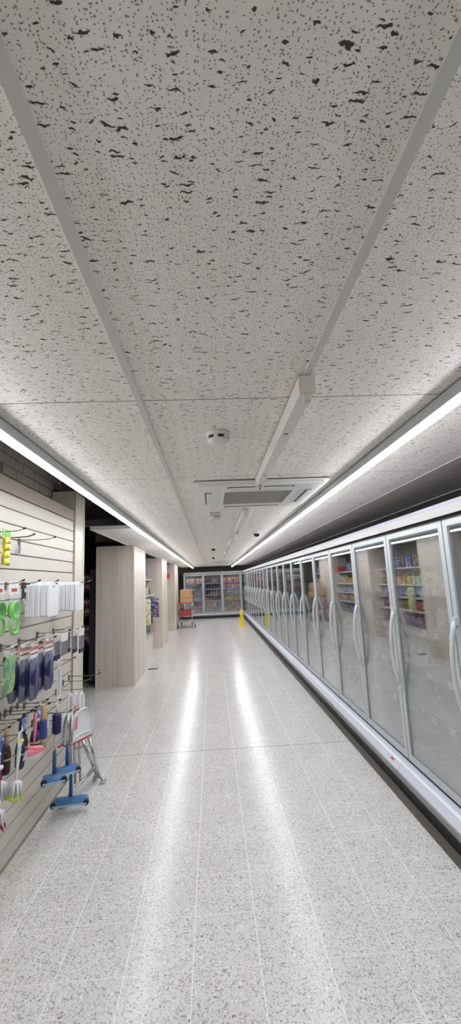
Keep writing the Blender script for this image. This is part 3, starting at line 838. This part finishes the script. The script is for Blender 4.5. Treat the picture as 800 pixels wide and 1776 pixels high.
# milky sheets
outline = [(-.095, 0), (-.095, -.205), (-.085, -.215), (.085, -.215), (.095, -.205), (.095, 0), (.03, .004), (.022, .022), (-.022, .022), (-.03, .004)]
for g, (hy, x0, n_, dxs) in enumerate(((3.02, .07, 9, .0175), (3.62, .05, 10, .0175))):
    for k in range(n_):
        t = thing('hanging_sheet_pack', 'milky white sheet pack in the %s hanging bunch' % ['nearer', 'farther'][g], 'sheet pack', (SX+x0+dxs*k, hy+random.uniform(-.012, .012), 1.715), random.uniform(-.015, .015), '%s bunch of milky sheets' % ['nearer', 'farther'][g])
        MB().prism(outline, lambda u, v, q: (-.007+.014*q, u, v-.01)).build('sheet', SHEET, t)
        MB().box((.0072, -.012, -.028), (.0084, .012, -.020)).build('euro_slot', GREYP, t)
# green leaf packs
for k in range(2):
    t = thing('leaf_print_pack', ['dark green glove pack at the left edge', 'pale green glove pack beside the navy brush heads'][k], 'glove pack', (SX+.10+.10*k, 2.42+.03*k, 1.36), 0, 'green packs')
    MB().pillow(.15, .02, .20, 5, 6).build('pack_body', printed('leaf_%d' % k, *[((30, 60, 26), (60, 110, 40), (150, 90, 40)), ((96, 140, 112), (130, 172, 120), (180, 200, 90))][k]), t, (0, 0, -.235), (0, 0, PI/2))
    MB().pillow(.15, .012, .05, 4, 3, .5).build('header', CLEAR, t, (0, 0, -.04), (0, 0, PI/2))
# navy brush heads with lettered headers
let = text_mesh('Bettina', .042, INKRED)
for k, (y, dx, lab) in enumerate(((2.72, .10, 'navy brush head pack hanging closest to the panel beside the green packs'), (2.74, .155, 'navy brush head pack in the middle of the nearest trio'), (2.76, .205, 'navy brush head pack at the aisle end of the nearest trio'),
                                (2.99, .15, 'navy brush head pack of the farther pair, closer to the panel'), (3.01, .20, 'navy brush head pack of the farther pair, toward the aisle'))):
    t = thing('brush_head_pack', lab, 'brush pack', (SX+dx, y, 1.335), random.uniform(-.1, .1), 'navy brush head packs')
    MB().box((-.001, -.055, -.075), (.001, .055, .012)).build('header_card', CARDW, t)
    link('header_lettering', let, t, (.0018, 0, -.016), (PI/2, 0, PI/2))
    MB().box((.001, -.05, -.056), (.0016, .05, -.046)).build('header_band', INKRED, t)
    for s in (-1, 1):
        pts = [(0, s*.020+.006*math.sin(q*1.3), -.085-.03*q) for q in range(9)]
        MB().tube(pts, [.010, .020, .024, .025, .026, .025, .025, .022, .010], 9).build('bristle_roll', NAVY, t)
    MB().pillow(.105, .045, .28, 5, 6, .3).build('clear_bag', CLEAR, t, (0, 0, -.345), (0, 0, PI/2))
# silver blade packs
for k, (y, dx, lab) in enumerate(((3.30, .09, 'silver blade pack nearest the panel in the left bunch'), (3.31, .15, 'silver blade pack in the middle of the left bunch'), (3.30, .205, 'silver blade pack at the aisle end of the left bunch'),
                                (3.62, .12, 'silver blade pack in the far bunch close to the panel'), (3.63, .18, 'silver blade pack in the far bunch beside the navy strip'), (3.62, .235, 'silver blade pack at the aisle end of the far bunch'))):
    t = thing('blade_pack', lab, 'blade pack', (SX+dx, y, 1.335), random.uniform(-.1, .1), 'silver blade packs')
    MB().box((-.001, -.06, -.05), (.001, .06, .014)).build('header_card', CARDW, t)
    if k in (0, 3): link('header_lettering', let, t, (.0018, 0, -.03), (PI/2, 0, PI/2))
    MB().box((-.004, -.05, -.15), (.004, .05, -.05)).build('blade', STEEL, t)
    for q in (-.03, 0, .03): MB().box((.004, q-.003, -.148), (.0055, q+.003, -.052)).build('groove_line', GREYP, t)
    if k % 2 == 1 or k == 4: MB().box((-.006, -.052, -.185), (.006, .052, -.15)).build('grip', NAVY, t, bevel=.003)
t = thing('narrow_pack', 'narrow white pack hanging below the silver blades', 'pack', (SX+.13, 3.42, 1.13), 0)
MB().box((-.002, -.045, -.28), (.002, .045, .012)).build('card', CARDW, t)
MB().box((.002, -.022, -.25), (.012, .022, -.06)).build('insert', plain('insert_lilac', (214, 212, 222), .4), t, bevel=.004)
MB().box((.002, -.04, -.05), (.0026, .04, -.02)).build('print_band', plain('band_tan', (204, 190, 160), .5), t)

# brushes on the low hooks
t = thing('wooden_brush', 'wooden-handled brush with navy sleeve beside the pink brush', 'brush', (SX+.21, 2.93, .93), .2)
MB().tube([(0, 0, .005), (0, 0, -.03), (0, 0, -.07), (0, 0, -.085)], [.017, .021, .017, .022], 10).build('handle', TAN, t)
MB().lathe([(.022, -.20), (.024, -.19), (.024, -.095), (.021, -.085)], n=10).build('sleeve', plain('sleeve_blue', (64, 76, 150), .4), t)
MB().lathe([(.012, -.262), (.022, -.245), (.025, -.22), (.023, -.2)], n=10).build('bristles', plain('straw_bristle', (164, 150, 120), .8, var=.2, scale=120), t)
MB().box((.022, -.012, -.14), (.027, .012, -.10)).build('paper_label', CARDW, t)
t = thing('bottle_brush', 'navy bottle brush hanging between wooden brush and dustpans', 'brush', (SX+.225, 3.12, .90), 0)
MB().tube([(0, 0, .004), (0, 0, -.075)], .006, 8).build('stem', BRISTLE, t)
prof = []
for k in range(11): prof.append((.028+(.004 if k % 2 else 0)-(.012 if k in (0, 10) else 0), -.21+.0135*k))
MB().lathe(prof, n=14).build('bristle_head', NAVY, t)
t = thing('pink_brush', 'pink washing-up brush with white bristles hanging from a low hook', 'brush', (SX+.245, 2.71, .945), 0)
MB().tube([(0, 0, .0), (0, .002, -.05), (.0, -.004, -.11), (.0, -.012, -.165)], [.006, .009, .009, .006], 8).build('handle', PINK, t)
MB().quadbox([(-.03, -.045, -.215), (-.012, -.055, -.222), (.05, .03, -.222), (.03, .04, -.215), (-.034, -.04, -.165), (-.018, -.05, -.170), (.045, .035, -.205), (.027, .045, -.195)]).build('head', PINK, t, bevel=.004)
MB().quadbox([(-.06, -.05, -.235), (-.045, -.06, -.24), (.02, .02, -.26), (.0, .03, -.255), (-.03, -.045, -.185), (-.015, -.055, -.19), (.045, .03, -.222), (.03, .04, -.215)]).build('bristles', BRISTLE, t)
cl = [(2.60, .13, 'brown-bristled scrubbing brush in the crowded low row', DBRISTLE, TAN), (2.665, .18, 'navy scrubbing brush in the crowded low row', NAVY, NAVY), (2.775, .15, 'dark-bristled brush behind the pink handle', DBRISTLE, NAVY),
      (2.845, .19, 'navy brush behind the wooden-handled brush', NAVY, TAN), (3.02, .15, 'navy and white brush close to the panel behind the bottle brush', NAVY, BRISTLE), (2.485, .10, 'tan and navy brush at the left of the low row', TAN, NAVY)]
for y, dx, lab, bm_, hm in cl:
    hook(y, .93, 'behind the ' + lab.split(' in ')[0].split(' behind ')[0].split(' close ')[0].split(' at ')[0], L=.2)
    t = thing('hanging_brush', lab, 'brush', (SX+dx, y, .925), random.uniform(-.2, .2), 'brushes in the low row')
    MB().tube([(0, 0, .006), (0, .003, -.05), (0, -.002, -.12)], [.009, .014, .011], 8).build('handle', hm, t)
    MB().lathe([(.018, -.265), (.026, -.25), (.028, -.16), (.020, -.12)], n=10).build('bristles', bm_, t)
    MB().lathe([(.0285, -.19), (.0285, -.18)], n=10).build('band', TAN, t)
    if int(y*1000) % 2: MB().box((.015, -.03, -.06), (.017, .03, .012)).build('blue_card', printed('blue_card', (60, 84, 150), (110, 140, 196), (230, 232, 238)), t)

def dish_brush(y, dx, z, hm, cap, tip, lab, lean=0.0, h=.185):
    t = thing('dish_brush', lab, 'dish brush', (SX+dx, y, z), 0, 'long dish brushes')
    pts = [(0, lean*q, -h*q) for q in (0, .2, .5, .8, 1)]
    MB().tube(pts, [.010, .011, .010, .007, .007], 9).build('handle', hm, t)
    MB().lathe([(.008, -.012), (.021, -.004), (.021, .006), (.006, .012)], n=12).build('collar', cap, t)
    n_ = 22; m = MB(); m2 = MB()
    for k in range(n_):
        a = 2*PI*k/n_*2.4; r = .018+.028*((k*7) % 10)/10
        b = (0, lean, -h); e = (r*math.cos(a), lean+r*math.sin(a), -h-.07-.012*((k*3) % 5)/5)
        mid = (r*.75*math.cos(a), lean+r*.75*math.sin(a), -h-.022)
        m.tube([b, mid, e], [.004, .006, .0045], 5)
        m2.tube([e, (e[0]*1.08, lean+(e[1]-lean)*1.08, e[2]-.022)], [.0048, .0035], 5)
    m.build('bristles', BRISTLE, t); m2.build('bristle_tips', tip, t)
dish_brush(2.555, .225, .845, plain('handle_white', (224, 228, 222), .4), LIME, LIME, 'white dish brush with lime collar in front of the navy one', -.03)
dish_brush(2.53, .14, .845, plain('handle_navy', (30, 44, 96), .4), DBLUE, plain('tip_grey', (170, 174, 190), .7), 'navy dish brush with a white ticket', .0)
dish_brush(2.42, .165, .80, plain('handle_lime', (206, 214, 130), .4), LIME, LIME, 'pale lime dish brush beside the magenta one', 0)
dish_brush(2.325, .225, .80, MAGENTA, BRISTLE, MAGENTA, 'magenta dish brush with red-tipped bristles at the left edge', 0)
t = thing('white_ticket', 'white barcode ticket above the navy dish brush', 'ticket', (SX+.235, 2.535, .86), 0)
MB().box((-.001, -.028, -.035), (.001, .028, .045)).build('paper', CARDW, t)
for q in range(5): MB().box((.001, .002+.004*q, .0), (.0013, .004+.004*q, .028)).build('barcode_bar', INK, t)
for k, (y, dx, z) in enumerate(((2.36, .20, .86), (2.42, .17, .83), (2.47, .15, .88))):
    t = thing('blue_swing_ticket', ['blue printed ticket at the left edge above the magenta brush', 'blue printed ticket in the middle of the trio above the dish brushes', 'blue printed ticket nearest the white barcode ticket'][k], 'ticket', (SX+dx, y, z), 0, 'blue tickets')
    MB().box((-.001, -.035, -.06), (.001, .035, .02)).build('paper', printed('blue_card', (60, 84, 150), (110, 140, 196), (230, 232, 238)), t)

# dustpans
def dustpan(loc, rz, lab):
    t = thing('dustpan', lab, 'dustpan', loc, rz, 'translucent dustpans')
    W, H = .122, .235
    ol = [(-W, -H), (W, -H)] + [(W*(1-.02*k), -H+.03*k) for k in range(1, 5)]
    ol += [(W*.92*math.cos(a)**.6 if math.cos(a) > 0 else 0, -.115+.115*math.sin(a)) for a in [PI/2*k/8 for k in range(1, 9)]]
    full = ol + [(-u, v) for u, v in reversed(ol[2:])]
    MB().prism(full, lambda u, v, q: (-.002+.004*q, u, v)).build('pan', PANW, t)
    rim = [(.018*min(1, (v+H)/.08), u, v) for u, v in full[1:]] + [(0, -W, -H)]
    m = MB(); 
    for i in range(len(full)-1):
        (u0, v0), (u1, v1) = full[1:][i-0] if i < len(full)-1 else full[0], full[1:][i+1] if i+1 < len(full)-1 else full[0]
        d0, d1 = .03*min(1, (v0+H)/.10), .03*min(1, (v1+H)/.10)
        m.quadbox([(0, u0, v0), (0, u1, v1), (0, u1*.97, v1-.002), (0, u0*.97, v0-.002), (d0+.001, u0, v0), (d1+.001, u1, v1), (d1+.001, u1*.97, v1-.002), (d0+.001, u0*.97, v0-.002)])
    m.build('side_wall', PANW, t)
    MB().box((-.004, -W, -H-.012), (.006, W, -H)).build('lip', RED, t)
    MB().tube([(.006, -W*.88+W*1.76*k/10, -H+.028+.016*math.sin(PI*k/10)) for k in range(11)], .007, 6).build('rib', plain('rib_white', (236, 238, 240), .35), t)
    MB().tube([(0, -.018, -.01), (0, -.022, .05), (0, -.018, .10), (0, 0, .125), (0, .018, .10), (0, .022, .05), (0, .018, -.01)], .009, 8).build('handle', PANW, t)
    return t
LABD = ['translucent white dustpan with red lip nearest the aisle', 'translucent dustpan second from the aisle', 'translucent dustpan hanging closest to the slatted panel']
for k in range(3):
    dustpan((SX+.225-.042*k, 3.68-.012*k, .70), -.45, LABD[k])
t = thing('dustpan_brush', 'pink hand brush clipped behind the front translucent dustpan', 'brush', (SX+.207, 3.65, .70), -.45)
MB().tube([(0, -.03, .04), (0, -.03, -.04)], [.008, .012], 8).build('handle', PINK, t)
MB().pillow(.07, .022, .12, 4, 5).build('brush_head', PINK, t, (0, -.035, -.16), (0, 0, PI/2))

# squeegee mops
def mop(x, y, z, top, hw, rz, lab):
    t = thing('squeegee_mop', lab, 'mop', (x, y, z), rz, 'blue floor mops')
    MB().tube([(0, 0, .14), (0, 0, top-z)], .0065, 8).build('pole', CHROME, t)
    MB().tube([(0, 0, .02), (0, 0, .16)], [.014, .012], 10).build('socket', DBLUE, t)
    MB().quadbox([(-hw, -.045, -.02), (hw, -.045, -.02), (hw, .045, -.02), (-hw, .045, -.02), (-hw*.93, -.02, .014), (hw*.93, -.02, .014), (hw*.93, .02, .014), (-hw*.93, .02, .014)]).build('head', BLUE, t, bevel=.008)
    MB().box((-hw*.97, -.05, -.034), (hw*.97, .05, -.020)).build('sponge_pad', film('mop_wrap', (170, 200, 226), .1, .2), t)
    for s in (-1, 1): MB().lathe([(.02, -.016), (.022, 0), (.02, .016)], (s*(hw-.01), -.03, -.022), 12, 'y').build('roller_end', RUBBER, t)
hook(3.26, .74, 'carrying the nearest blue mop', L=.2); hook(3.44, .74, 'carrying the middle blue mop', L=.22); hook(3.52, .72, 'carrying the lowest blue mop')
mop(SX+.165, 3.26, .37, .74, .075, .35, 'blue floor mop with black roller hanging nearest the camera')
mop(SX+.195, 3.44, .35, .74, .08, .6, 'blue floor mop hanging second from the camera under the bottle brush')
mop(SX+.20, 3.52, .10, .72, .128, .10, 'lowest wide blue floor mop hanging just above the floor')

# chrome folding stand on the floor
t = thing('chrome_stand', 'folded chrome tube stand standing on the floor beneath the dustpans', 'stand', (0, 0, 0))
for a, b, r in (((-1.235, 3.90, .50), (-1.235, 3.955, .02), .012), ((-1.21, 3.93, .50), (-1.205, 4.0, .02), .011), ((-1.17, 3.88, .42), (-1.06, 4.0, .05), .013), ((-1.12, 3.92, .42), (-1.03, 3.96, .05), .012),
                ((-1.06, 3.98, .14), (-1.225, 3.62, .03), .012), ((-1.08, 4.02, .13), (-1.20, 3.74, .03), .009), ((-1.235, 3.95, .30), (-1.12, 3.93, .33), .008)):
    MB().tube([a, b], r, 8).build('leg_tube', CHROME, t)
for p in ((-.998, 3.965, .024), (-1.085, 4.035, .024), (-1.231, 3.60, .024), (-1.20, 3.62, .024)):
    MB().lathe([(.010, -.018), (.022, -.014), (.024, 0), (.022, .014), (.010, .018)], p, 12, 'y').build('foot', CHROME, t)
MB().tube([(-1.06, 4.0, .06), (-1.0, 3.965, .03)], .011, 8).build('foot_arm', CHROME, t)
MB().tube([(-1.06, 4.0, .06), (-1.085, 4.035, .03)], .011, 8).build('foot_arm', CHROME, t)

# ------------------------------------------------------------------ clad pillars and shelving bays
def pillar(y0, y1, lab):
    t = thing('clad_pillar', lab, 'pillar', (0, 0, 0), 0, 'laminate-clad pillars')
    x0, x1 = -2.01, -1.35
    MB().box((x0+.02, y0+.02, 0), (x1-.02, y1-.02, CEIL)).build('core', CREAM, t)
    n_ = 3
    for k in range(n_):
        a = x0+.02+(x1-.04-x0)*k/n_; b = x0+.02+(x1-.04-x0)*(k+1)/n_
        MB().box((a+.0006, y0, .0), (b-.0006, y0+.02, CEIL-.012)).build('front_board', WOOD, t)
        MB().box((a+.0006, y1-.02, .0), (b-.0006, y1, CEIL-.012)).build('rear_board', WOOD, t)
    n_ = 4
    for k in range(n_):
        a = y0+.02+(y1-.04-y0)*k/n_; b = y0+.02+(y1-.04-y0)*(k+1)/n_
        MB().box((x1-.02, a+.0006, .0), (x1, b-.0006, CEIL-.012)).build('side_board', WOOD, t)
    MB().box((x0, y0, 0), (x0+.02, y1, CEIL-.012)).build('edge_board', WOODP, t)
    MB().box((x1-.02, y0-.002, 0), (x1+.002, y0+.02, CEIL-.011)).build('corner_trim', WOODP, t)
    MB().box((x1-.02, y1-.02, 0), (x1+.002, y1+.002, CEIL-.011)).build('corner_trim', WOODP, t)
    return t
p1 = pillar(7.42, 8.65, 'nearest wood-clad pillar beside the dark recess')
MB().lathe([(.010, -.006), (.010, 0)], (-1.955, 7.42, .29), 12, 'y').build('lock_hole', INK, p1)
pillar(11.50, 12.80, 'second wood-clad pillar between the two shelving bays')
pillar(15.42, 16.87, 'farthest wood-clad pillar beside the trolley')

# dark recess beside the nearest pillar
t = thing('grey_door_panel', 'dark grey metal panel standing in the recess behind the corner post', 'panel', (-2.12, 7.75, 0))
MB().box((-.09, -.02, .02), (.09, .02, 1.99)).build('leaf', GREYP, t, bevel=.004)
MB().box((-.10, -.03, 0), (.10, .03, .05)).build('foot_rail', RUBBER, t)
t = thing('stock_rack', 'dark stock rack in the recess holding red boxes', 'rack', (-2.55, 8.4, 0))
for xx in (-.35, .30):
    MB().box((xx, -.2, 0), (xx+.04, .2, 2.1)).build('upright', DARKV, t)
RACKZ = (.12, .62, 1.12, 1.58)
for zz in RACKZ: MB().box((-.35, -.2, zz-.03), (.34, .2, zz)).build('shelf', DARKV, t)
redbox = MB().box((-.11, -.1, 0), (.11, .1, .34)).mesh('box_body', printed('red_box', (170, 30, 40), (196, 52, 56), (226, 214, 210)))
redtag = MB().lathe([(.045, -.002), (.045, 0)], (.02, -.1, .10), 16, 'y').mesh('round_print', CARDW)
redcap = MB().box((-.05, -.102, .24), (.09, -.1, .30)).mesh('print_block', CARDW)
for zz, w_ in ((1.12, 'lower'), (1.58, 'upper'), (.62, 'lowest')):
    for xx in (-.16, .14):
        t = thing('red_box', 'red printed box on the %s shelf of the dark rack, %s' % (w_, 'nearer the pillar' if xx > 0 else 'deeper in the recess'), 'box', (-2.55+xx, 8.32, zz+.001))
        link('box_body', redbox, t); link('round_print', redtag, t); link('print_block', redcap, t)

LEV = [.42, .80, 1.10, 1.40, 1.80]
def bay(y0, y1, lab, bn, dens, clear_top=0):
    t = thing('shelving_bay', lab, 'shelving', (0, 0, 0), 0, 'wall shelving bays')
    MB().box((-2.13, y0+.006, 0), (-2.09, y1-.006, 2.25)).build('back_panel', plain('bay_back', (150, 138, 128), .6), t)
    MB().box((-2.09, y0+.006, 0), (-1.60, y1-.006, .40)).build('plinth', WOODP, t)
    for q, zz in enumerate(LEV):
        dpt = .52 if q < 4 else .46
        s = MB().box((-2.09, y0+.01, zz-.022), (-2.09+dpt, y1-.01, zz)).build('shelf', CREAM, t)
        MB().box((-2.09+dpt, y0+.01, zz-.030), (-2.09+dpt+.008, y1-.01, zz+.006)).build('price_rail', SHELFM, s)
        for yy in (y0+.03, (y0+y1)/2, y1-.06):
            MB().prism([(-2.09, zz-.022), (-2.09, zz-.12), (-2.09+dpt*.8, zz-.024)], lambda u, v, k: (u, yy+.012*k, v)).build('bracket', CREAM, s)
    # goods
    for q, zz in enumerate(LEV):
        y = y0+.12; k = 0
        while y < y1-.09-(clear_top if q == 4 else 0):
            ci = [[1, 7, 6], [2, 8, 0, 3], [1, 11, 4], [2, 5, 9, 3], [7, 1]][q][(k//2) % [3, 4, 3, 4, 2][q]]
            kind = ('pouch', 'pouch', 'bottle', 'carton', 'carton')[q]
            if q == 3 and k % 3 == 0: kind = 'bottle'
            me = {'bottle': bott, 'pouch': pouch, 'carton': ctn}[kind][ci]
            o = link({'bottle': 'plastic_bottle', 'pouch': 'goods_bag', 'carton': 'goods_carton'}[kind], me, None, (-1.72 if q < 4 else -1.80, y, zz+.001), (0, 0, PI/2+random.uniform(-.2, .2)))
            sc = {'bottle': (1, 1, .95), 'pouch': (1.1, 1.5, 1.0), 'carton': (1, 1.2, 1.15 if q < 4 else 1.7)}[kind]
            o.scale = sc
            tag(o, '%s %s on the %s shelf of the %s shelving bay' % (PNAME[ci], {'bottle': 'bottle', 'pouch': 'bag', 'carton': 'carton'}[kind], ['lowest', 'second lowest', 'middle', 'second highest', 'highest'][q], bn),
                'bottle' if kind == 'bottle' else 'goods', '%s bay shelf %d %s %ss' % (bn, q, PNAME[ci], kind))
            y += (.13 if kind == 'bottle' else .175)/dens; k += 1
    return t
bay(8.66, 11.49, 'laminate shelving bay between the nearest and second pillars', 'nearer', 1.0)
bay(12.81, 15.41, 'laminate shelving bay between the second and farthest pillars', 'farther', .9, .75)
bay(16.88, 19.6, 'shelving bay beyond the farthest pillar behind the trolley', 'end', .8)
# hanging bags on the far end of the nearer bay
t = thing('hanging_bag', 'pale yellow and green long bag hanging from the nearer bay shelf', 'bag', (-1.42, 9.3, 1.37))
MB().tube([(-.16, 0, .03), (.0, 0, .016), (.02, 0, 0), (0, 0, -.02)], .004, 6).build('hanger', CHROME, t)
MB().pillow(.15, .05, .55, 5, 8, .3).build('bag_body', printed('bag_yellow', (216, 212, 160), (232, 230, 200), (150, 170, 110)), t, (0, 0, -.57), (0, 0, .2))
t = thing('hanging_bag', 'navy printed bag with red cord hanging beside the second pillar', 'bag', (-1.42, 10.35, 1.36))
MB().tube([(-.16, 0, .03), (.0, 0, .016), (.02, 0, 0), (0, 0, -.02)], .004, 6).build('hanger', CHROME, t)
MB().pillow(.24, .10, .46, 5, 8, .4).build('bag_body', printed('bag_navy', (40, 50, 116), (110, 110, 140), (206, 206, 214)), t, (0, 0, -.48), (0, 0, .1))
MB().tube([(.06, -.05, -.06), (.115, -.06, -.14), (.13, -.06, -.26), (.07, -.06, -.36), (-.02, -.06, -.44)], .008, 6).build('cord', RED, t)
MB().lathe([(.012, -.62), (.02, -.60), (.02, -.48)], (-.05, 0, 0), 8).build('tool_tip', GREYP, t)
t = thing('red_basket', 'red plastic basket on top of the farther shelving bay', 'basket', (-1.66, 15.1, 1.83+.001))

m = MB(); W0, W1, D0, D1, H = .13, .16, .20, .23, .15
m.quadbox([(-W0, -D0, 0), (W0, -D0, 0), (W0, D0, 0), (-W0, D0, 0), (-W0, -D0, .008), (W0, -D0, .008), (W0, D0, .008), (-W0, D0, .008)])
for sx in (-1, 1):
    m.quadbox([(sx*W0, -D0, 0), (sx*(W0+.006), -D0, 0), (sx*(W0+.006), D0, 0), (sx*W0, D0, 0), (sx*W1, -D1, H), (sx*(W1+.006), -D1, H), (sx*(W1+.006), D1, H), (sx*W1, D1, H)])
    m.quadbox([(-W0, sx*D0, 0), (W0, sx*D0, 0), (W0, sx*(D0+.006), 0), (-W0, sx*(D0+.006), 0), (-W1, sx*D1, H), (W1, sx*D1, H), (W1, sx*(D1+.006), H), (-W1, sx*(D1+.006), H)])
m.build('tub', REDP, t)
MB().tube([(W1*math.cos(a)*1.03, D1*math.sin(a)*.2-.0, H+.06*abs(math.sin(a))) for a in [PI*k/10 for k in range(11)]], .006, 6).build('carry_handle', RUBBER, t)

# ------------------------------------------------------------------ trolley
TRX, TRY = -1.02, 16.35
t = thing('shopping_trolley', 'chrome shopping trolley with red handle at the end of the aisle', 'trolley', (TRX, TRY, 0), .0)
bx0, bx1, by0, by1, bz0, bz1 = -.26, .24, -.35, .45, .42, .90
def loop(z, i=0): return [(bx0+i, by0+i, z), (bx1-i, by0+i, z), (bx1-i, by1-i, z), (bx0+i, by1-i, z)]
bk = MB().tube(loop(bz1), .009, 6, True).tube(loop(bz0, .03), .008, 6, True)
bk.build('basket_rim', CHROME, t)
wires = MB()
for k in range(1, 12):
    x = bx0+(bx1-bx0)*k/12
    xi = bx0+.03+(bx1-bx0-.06)*k/12
    for ys, yi in ((by0, by0+.03), (by1, by1-.03)): wires.tube([(x, ys, bz1), (xi, yi, bz0)], .003, 4)
    wires.tube([(xi, by0+.03, bz0), (xi, by1-.03, bz0)], .003, 4)
for k in range(1, 16):
    y = by0+(by1-by0)*k/16; yi = by0+.03+(by1-by0-.06)*k/16
    for xs, xi in ((bx0, bx0+.03), (bx1, bx1-.03)): wires.tube([(xs, y, bz1), (xi, yi, bz0)], .003, 4)
for q in (.3, .6):
    wires.tube(loop(bz0+(bz1-bz0)*q, .03*(1-q)), .003, 4, True)
wires.build('basket_wire', CHROME, t)
MB().tube([(bx0-.01, by0-.09, .93), (bx1+.01, by0-.09, .93)], .016, 8).build('push_handle', REDP, t)
for x in (bx0, bx1):
    MB().tube([(x, by0-.09, .93), (x, by0, .90)], .009, 6).build('handle_arm', CHROME, t)
    MB().tube([(x, by0, bz0+.02), (x, by0+.02, .34), (x*(1.45 if x > 0 else 1.1), by0-.10, .13)], .012, 8).build('rear_leg', CHROME, t)
    MB().tube([(x, by0+.02, .24), (x*.8, by1, .13)], .011, 8).build('base_tube', CHROME, t)
for x, y in ((bx0*1.1, by0-.10), (bx1*1.45, by0-.10), (bx0*.8, by1), (bx1*.8, by1)):
    c = MB().box((x-.018, y-.02, .07), (x+.018, y+.02, .14)).build('caster', GREYP, t)
    MB().lathe([(.045, -.012), (.055, -.010), (.055, .010), (.045, .012)], (x, y, .055), 14, 'x').build('wheel', RUBBER, c)
MB().box((bx0*.85, by0+.02, .23), (bx1*.85, by1-.05, .24)).build('lower_rack', SHELFM, t)
t = thing('red_crate', 'red plastic crate lying inside the trolley basket', 'crate', (TRX, TRY+.02, .433))
MB().box((-.19, -.24, 0), (.19, .28, .02)).build('crate_base', REDP, t)
for a, b in (((-.20, -.25, 0), (-.18, .29, .19)), ((.18, -.25, 0), (.20, .29, .19)), ((-.18, -.25, 0), (.18, -.23, .19)), ((-.18, .27, 0), (.18, .29, .19))): MB().box(a, b).build('crate_side', REDP, t)
def carton(loc, s, rz, lab):
    t = thing('cardboard_box', lab, 'box', loc, rz)
    a, b, c = s
    MB().box((-a, -b, 0), (a, b, c)).build('carton_body', CARDB, t, bevel=.004)
    for q in (-1, 1): MB().box((-a*.99, min(q*.004, q*b*.98), c), (a*.99, max(q*.004, q*b*.98), c+.004)).build('flap', CARDB, t)
    MB().box((-.03, -b*.99, c+.004), (.03, b*.99, c+.0052)).build('tape', TAPE, t)
carton((TRX+.02, TRY+.02, .915), (.24, .28, .16), .05, 'lower wide cardboard box resting on the trolley')
carton((TRX+.02, TRY-.04, 1.082), (.20, .20, .32), -.12, 'upper cardboard box with tape on the trolley')

# ------------------------------------------------------------------ wet floor sign
t = thing('wet_floor_sign', 'yellow wet floor warning sign standing beside the far freezers', 'warning sign', (1.05, 15.7, 0), -.12)
prof = [(.105, 0), (.105, .035), (.098, .045), (.085, .17), (.066, .24), (.064, .52), (.05, .58), (.03, .585), (.03, .61)]
def leaf(sg):
    m = MB()
    for i in range(len(prof)-1):
        (w0, z0), (w1, z1) = prof[i], prof[i+1]
        y0, y1 = sg*(.10*(1-z0/.62)+.006), sg*(.10*(1-z1/.62)+.006)
        m.quadbox([(-w0, y0-.006, z0), (w0, y0-.006, z0), (w0, y0+.006, z0), (-w0, y0+.006, z0), (-w1, y1-.006, z1), (w1, y1-.006, z1), (w1, y1+.006, z1), (-w1, y1+.006, z1)])
    return m
leaf(-1).build('front_leaf', YELLOW, t); leaf(1).build('rear_leaf', YELLOW, t)
ang = PI/2 - math.atan(.10/.62)
def on_leaf(z): return (0, -(.10*(1-z/.62)+.0125), z)
link('lettering', text_mesh('CAUTION', .024, INK), t, on_leaf(.48), (ang, 0, 0))
link('lettering', text_mesh('WET FLOOR', .020, INK), t, on_leaf(.30), (ang, 0, 0))
tri = MB()
for (x0, z0), (x1, z1) in (((-.036, -.028), (.036, -.028)), ((.036, -.028), (0, .036)), ((0, .036), (-.036, -.028))):
    tri.tube([(x0, 0, z0), (x1, 0, z1)], .0045, 5)
tri.tube([(0, 0, -.012), (0, 0, .014)], .004, 5)
x = tri.build('warning_triangle', INK, t, on_leaf(.39), (ang-PI/2, 0, 0))
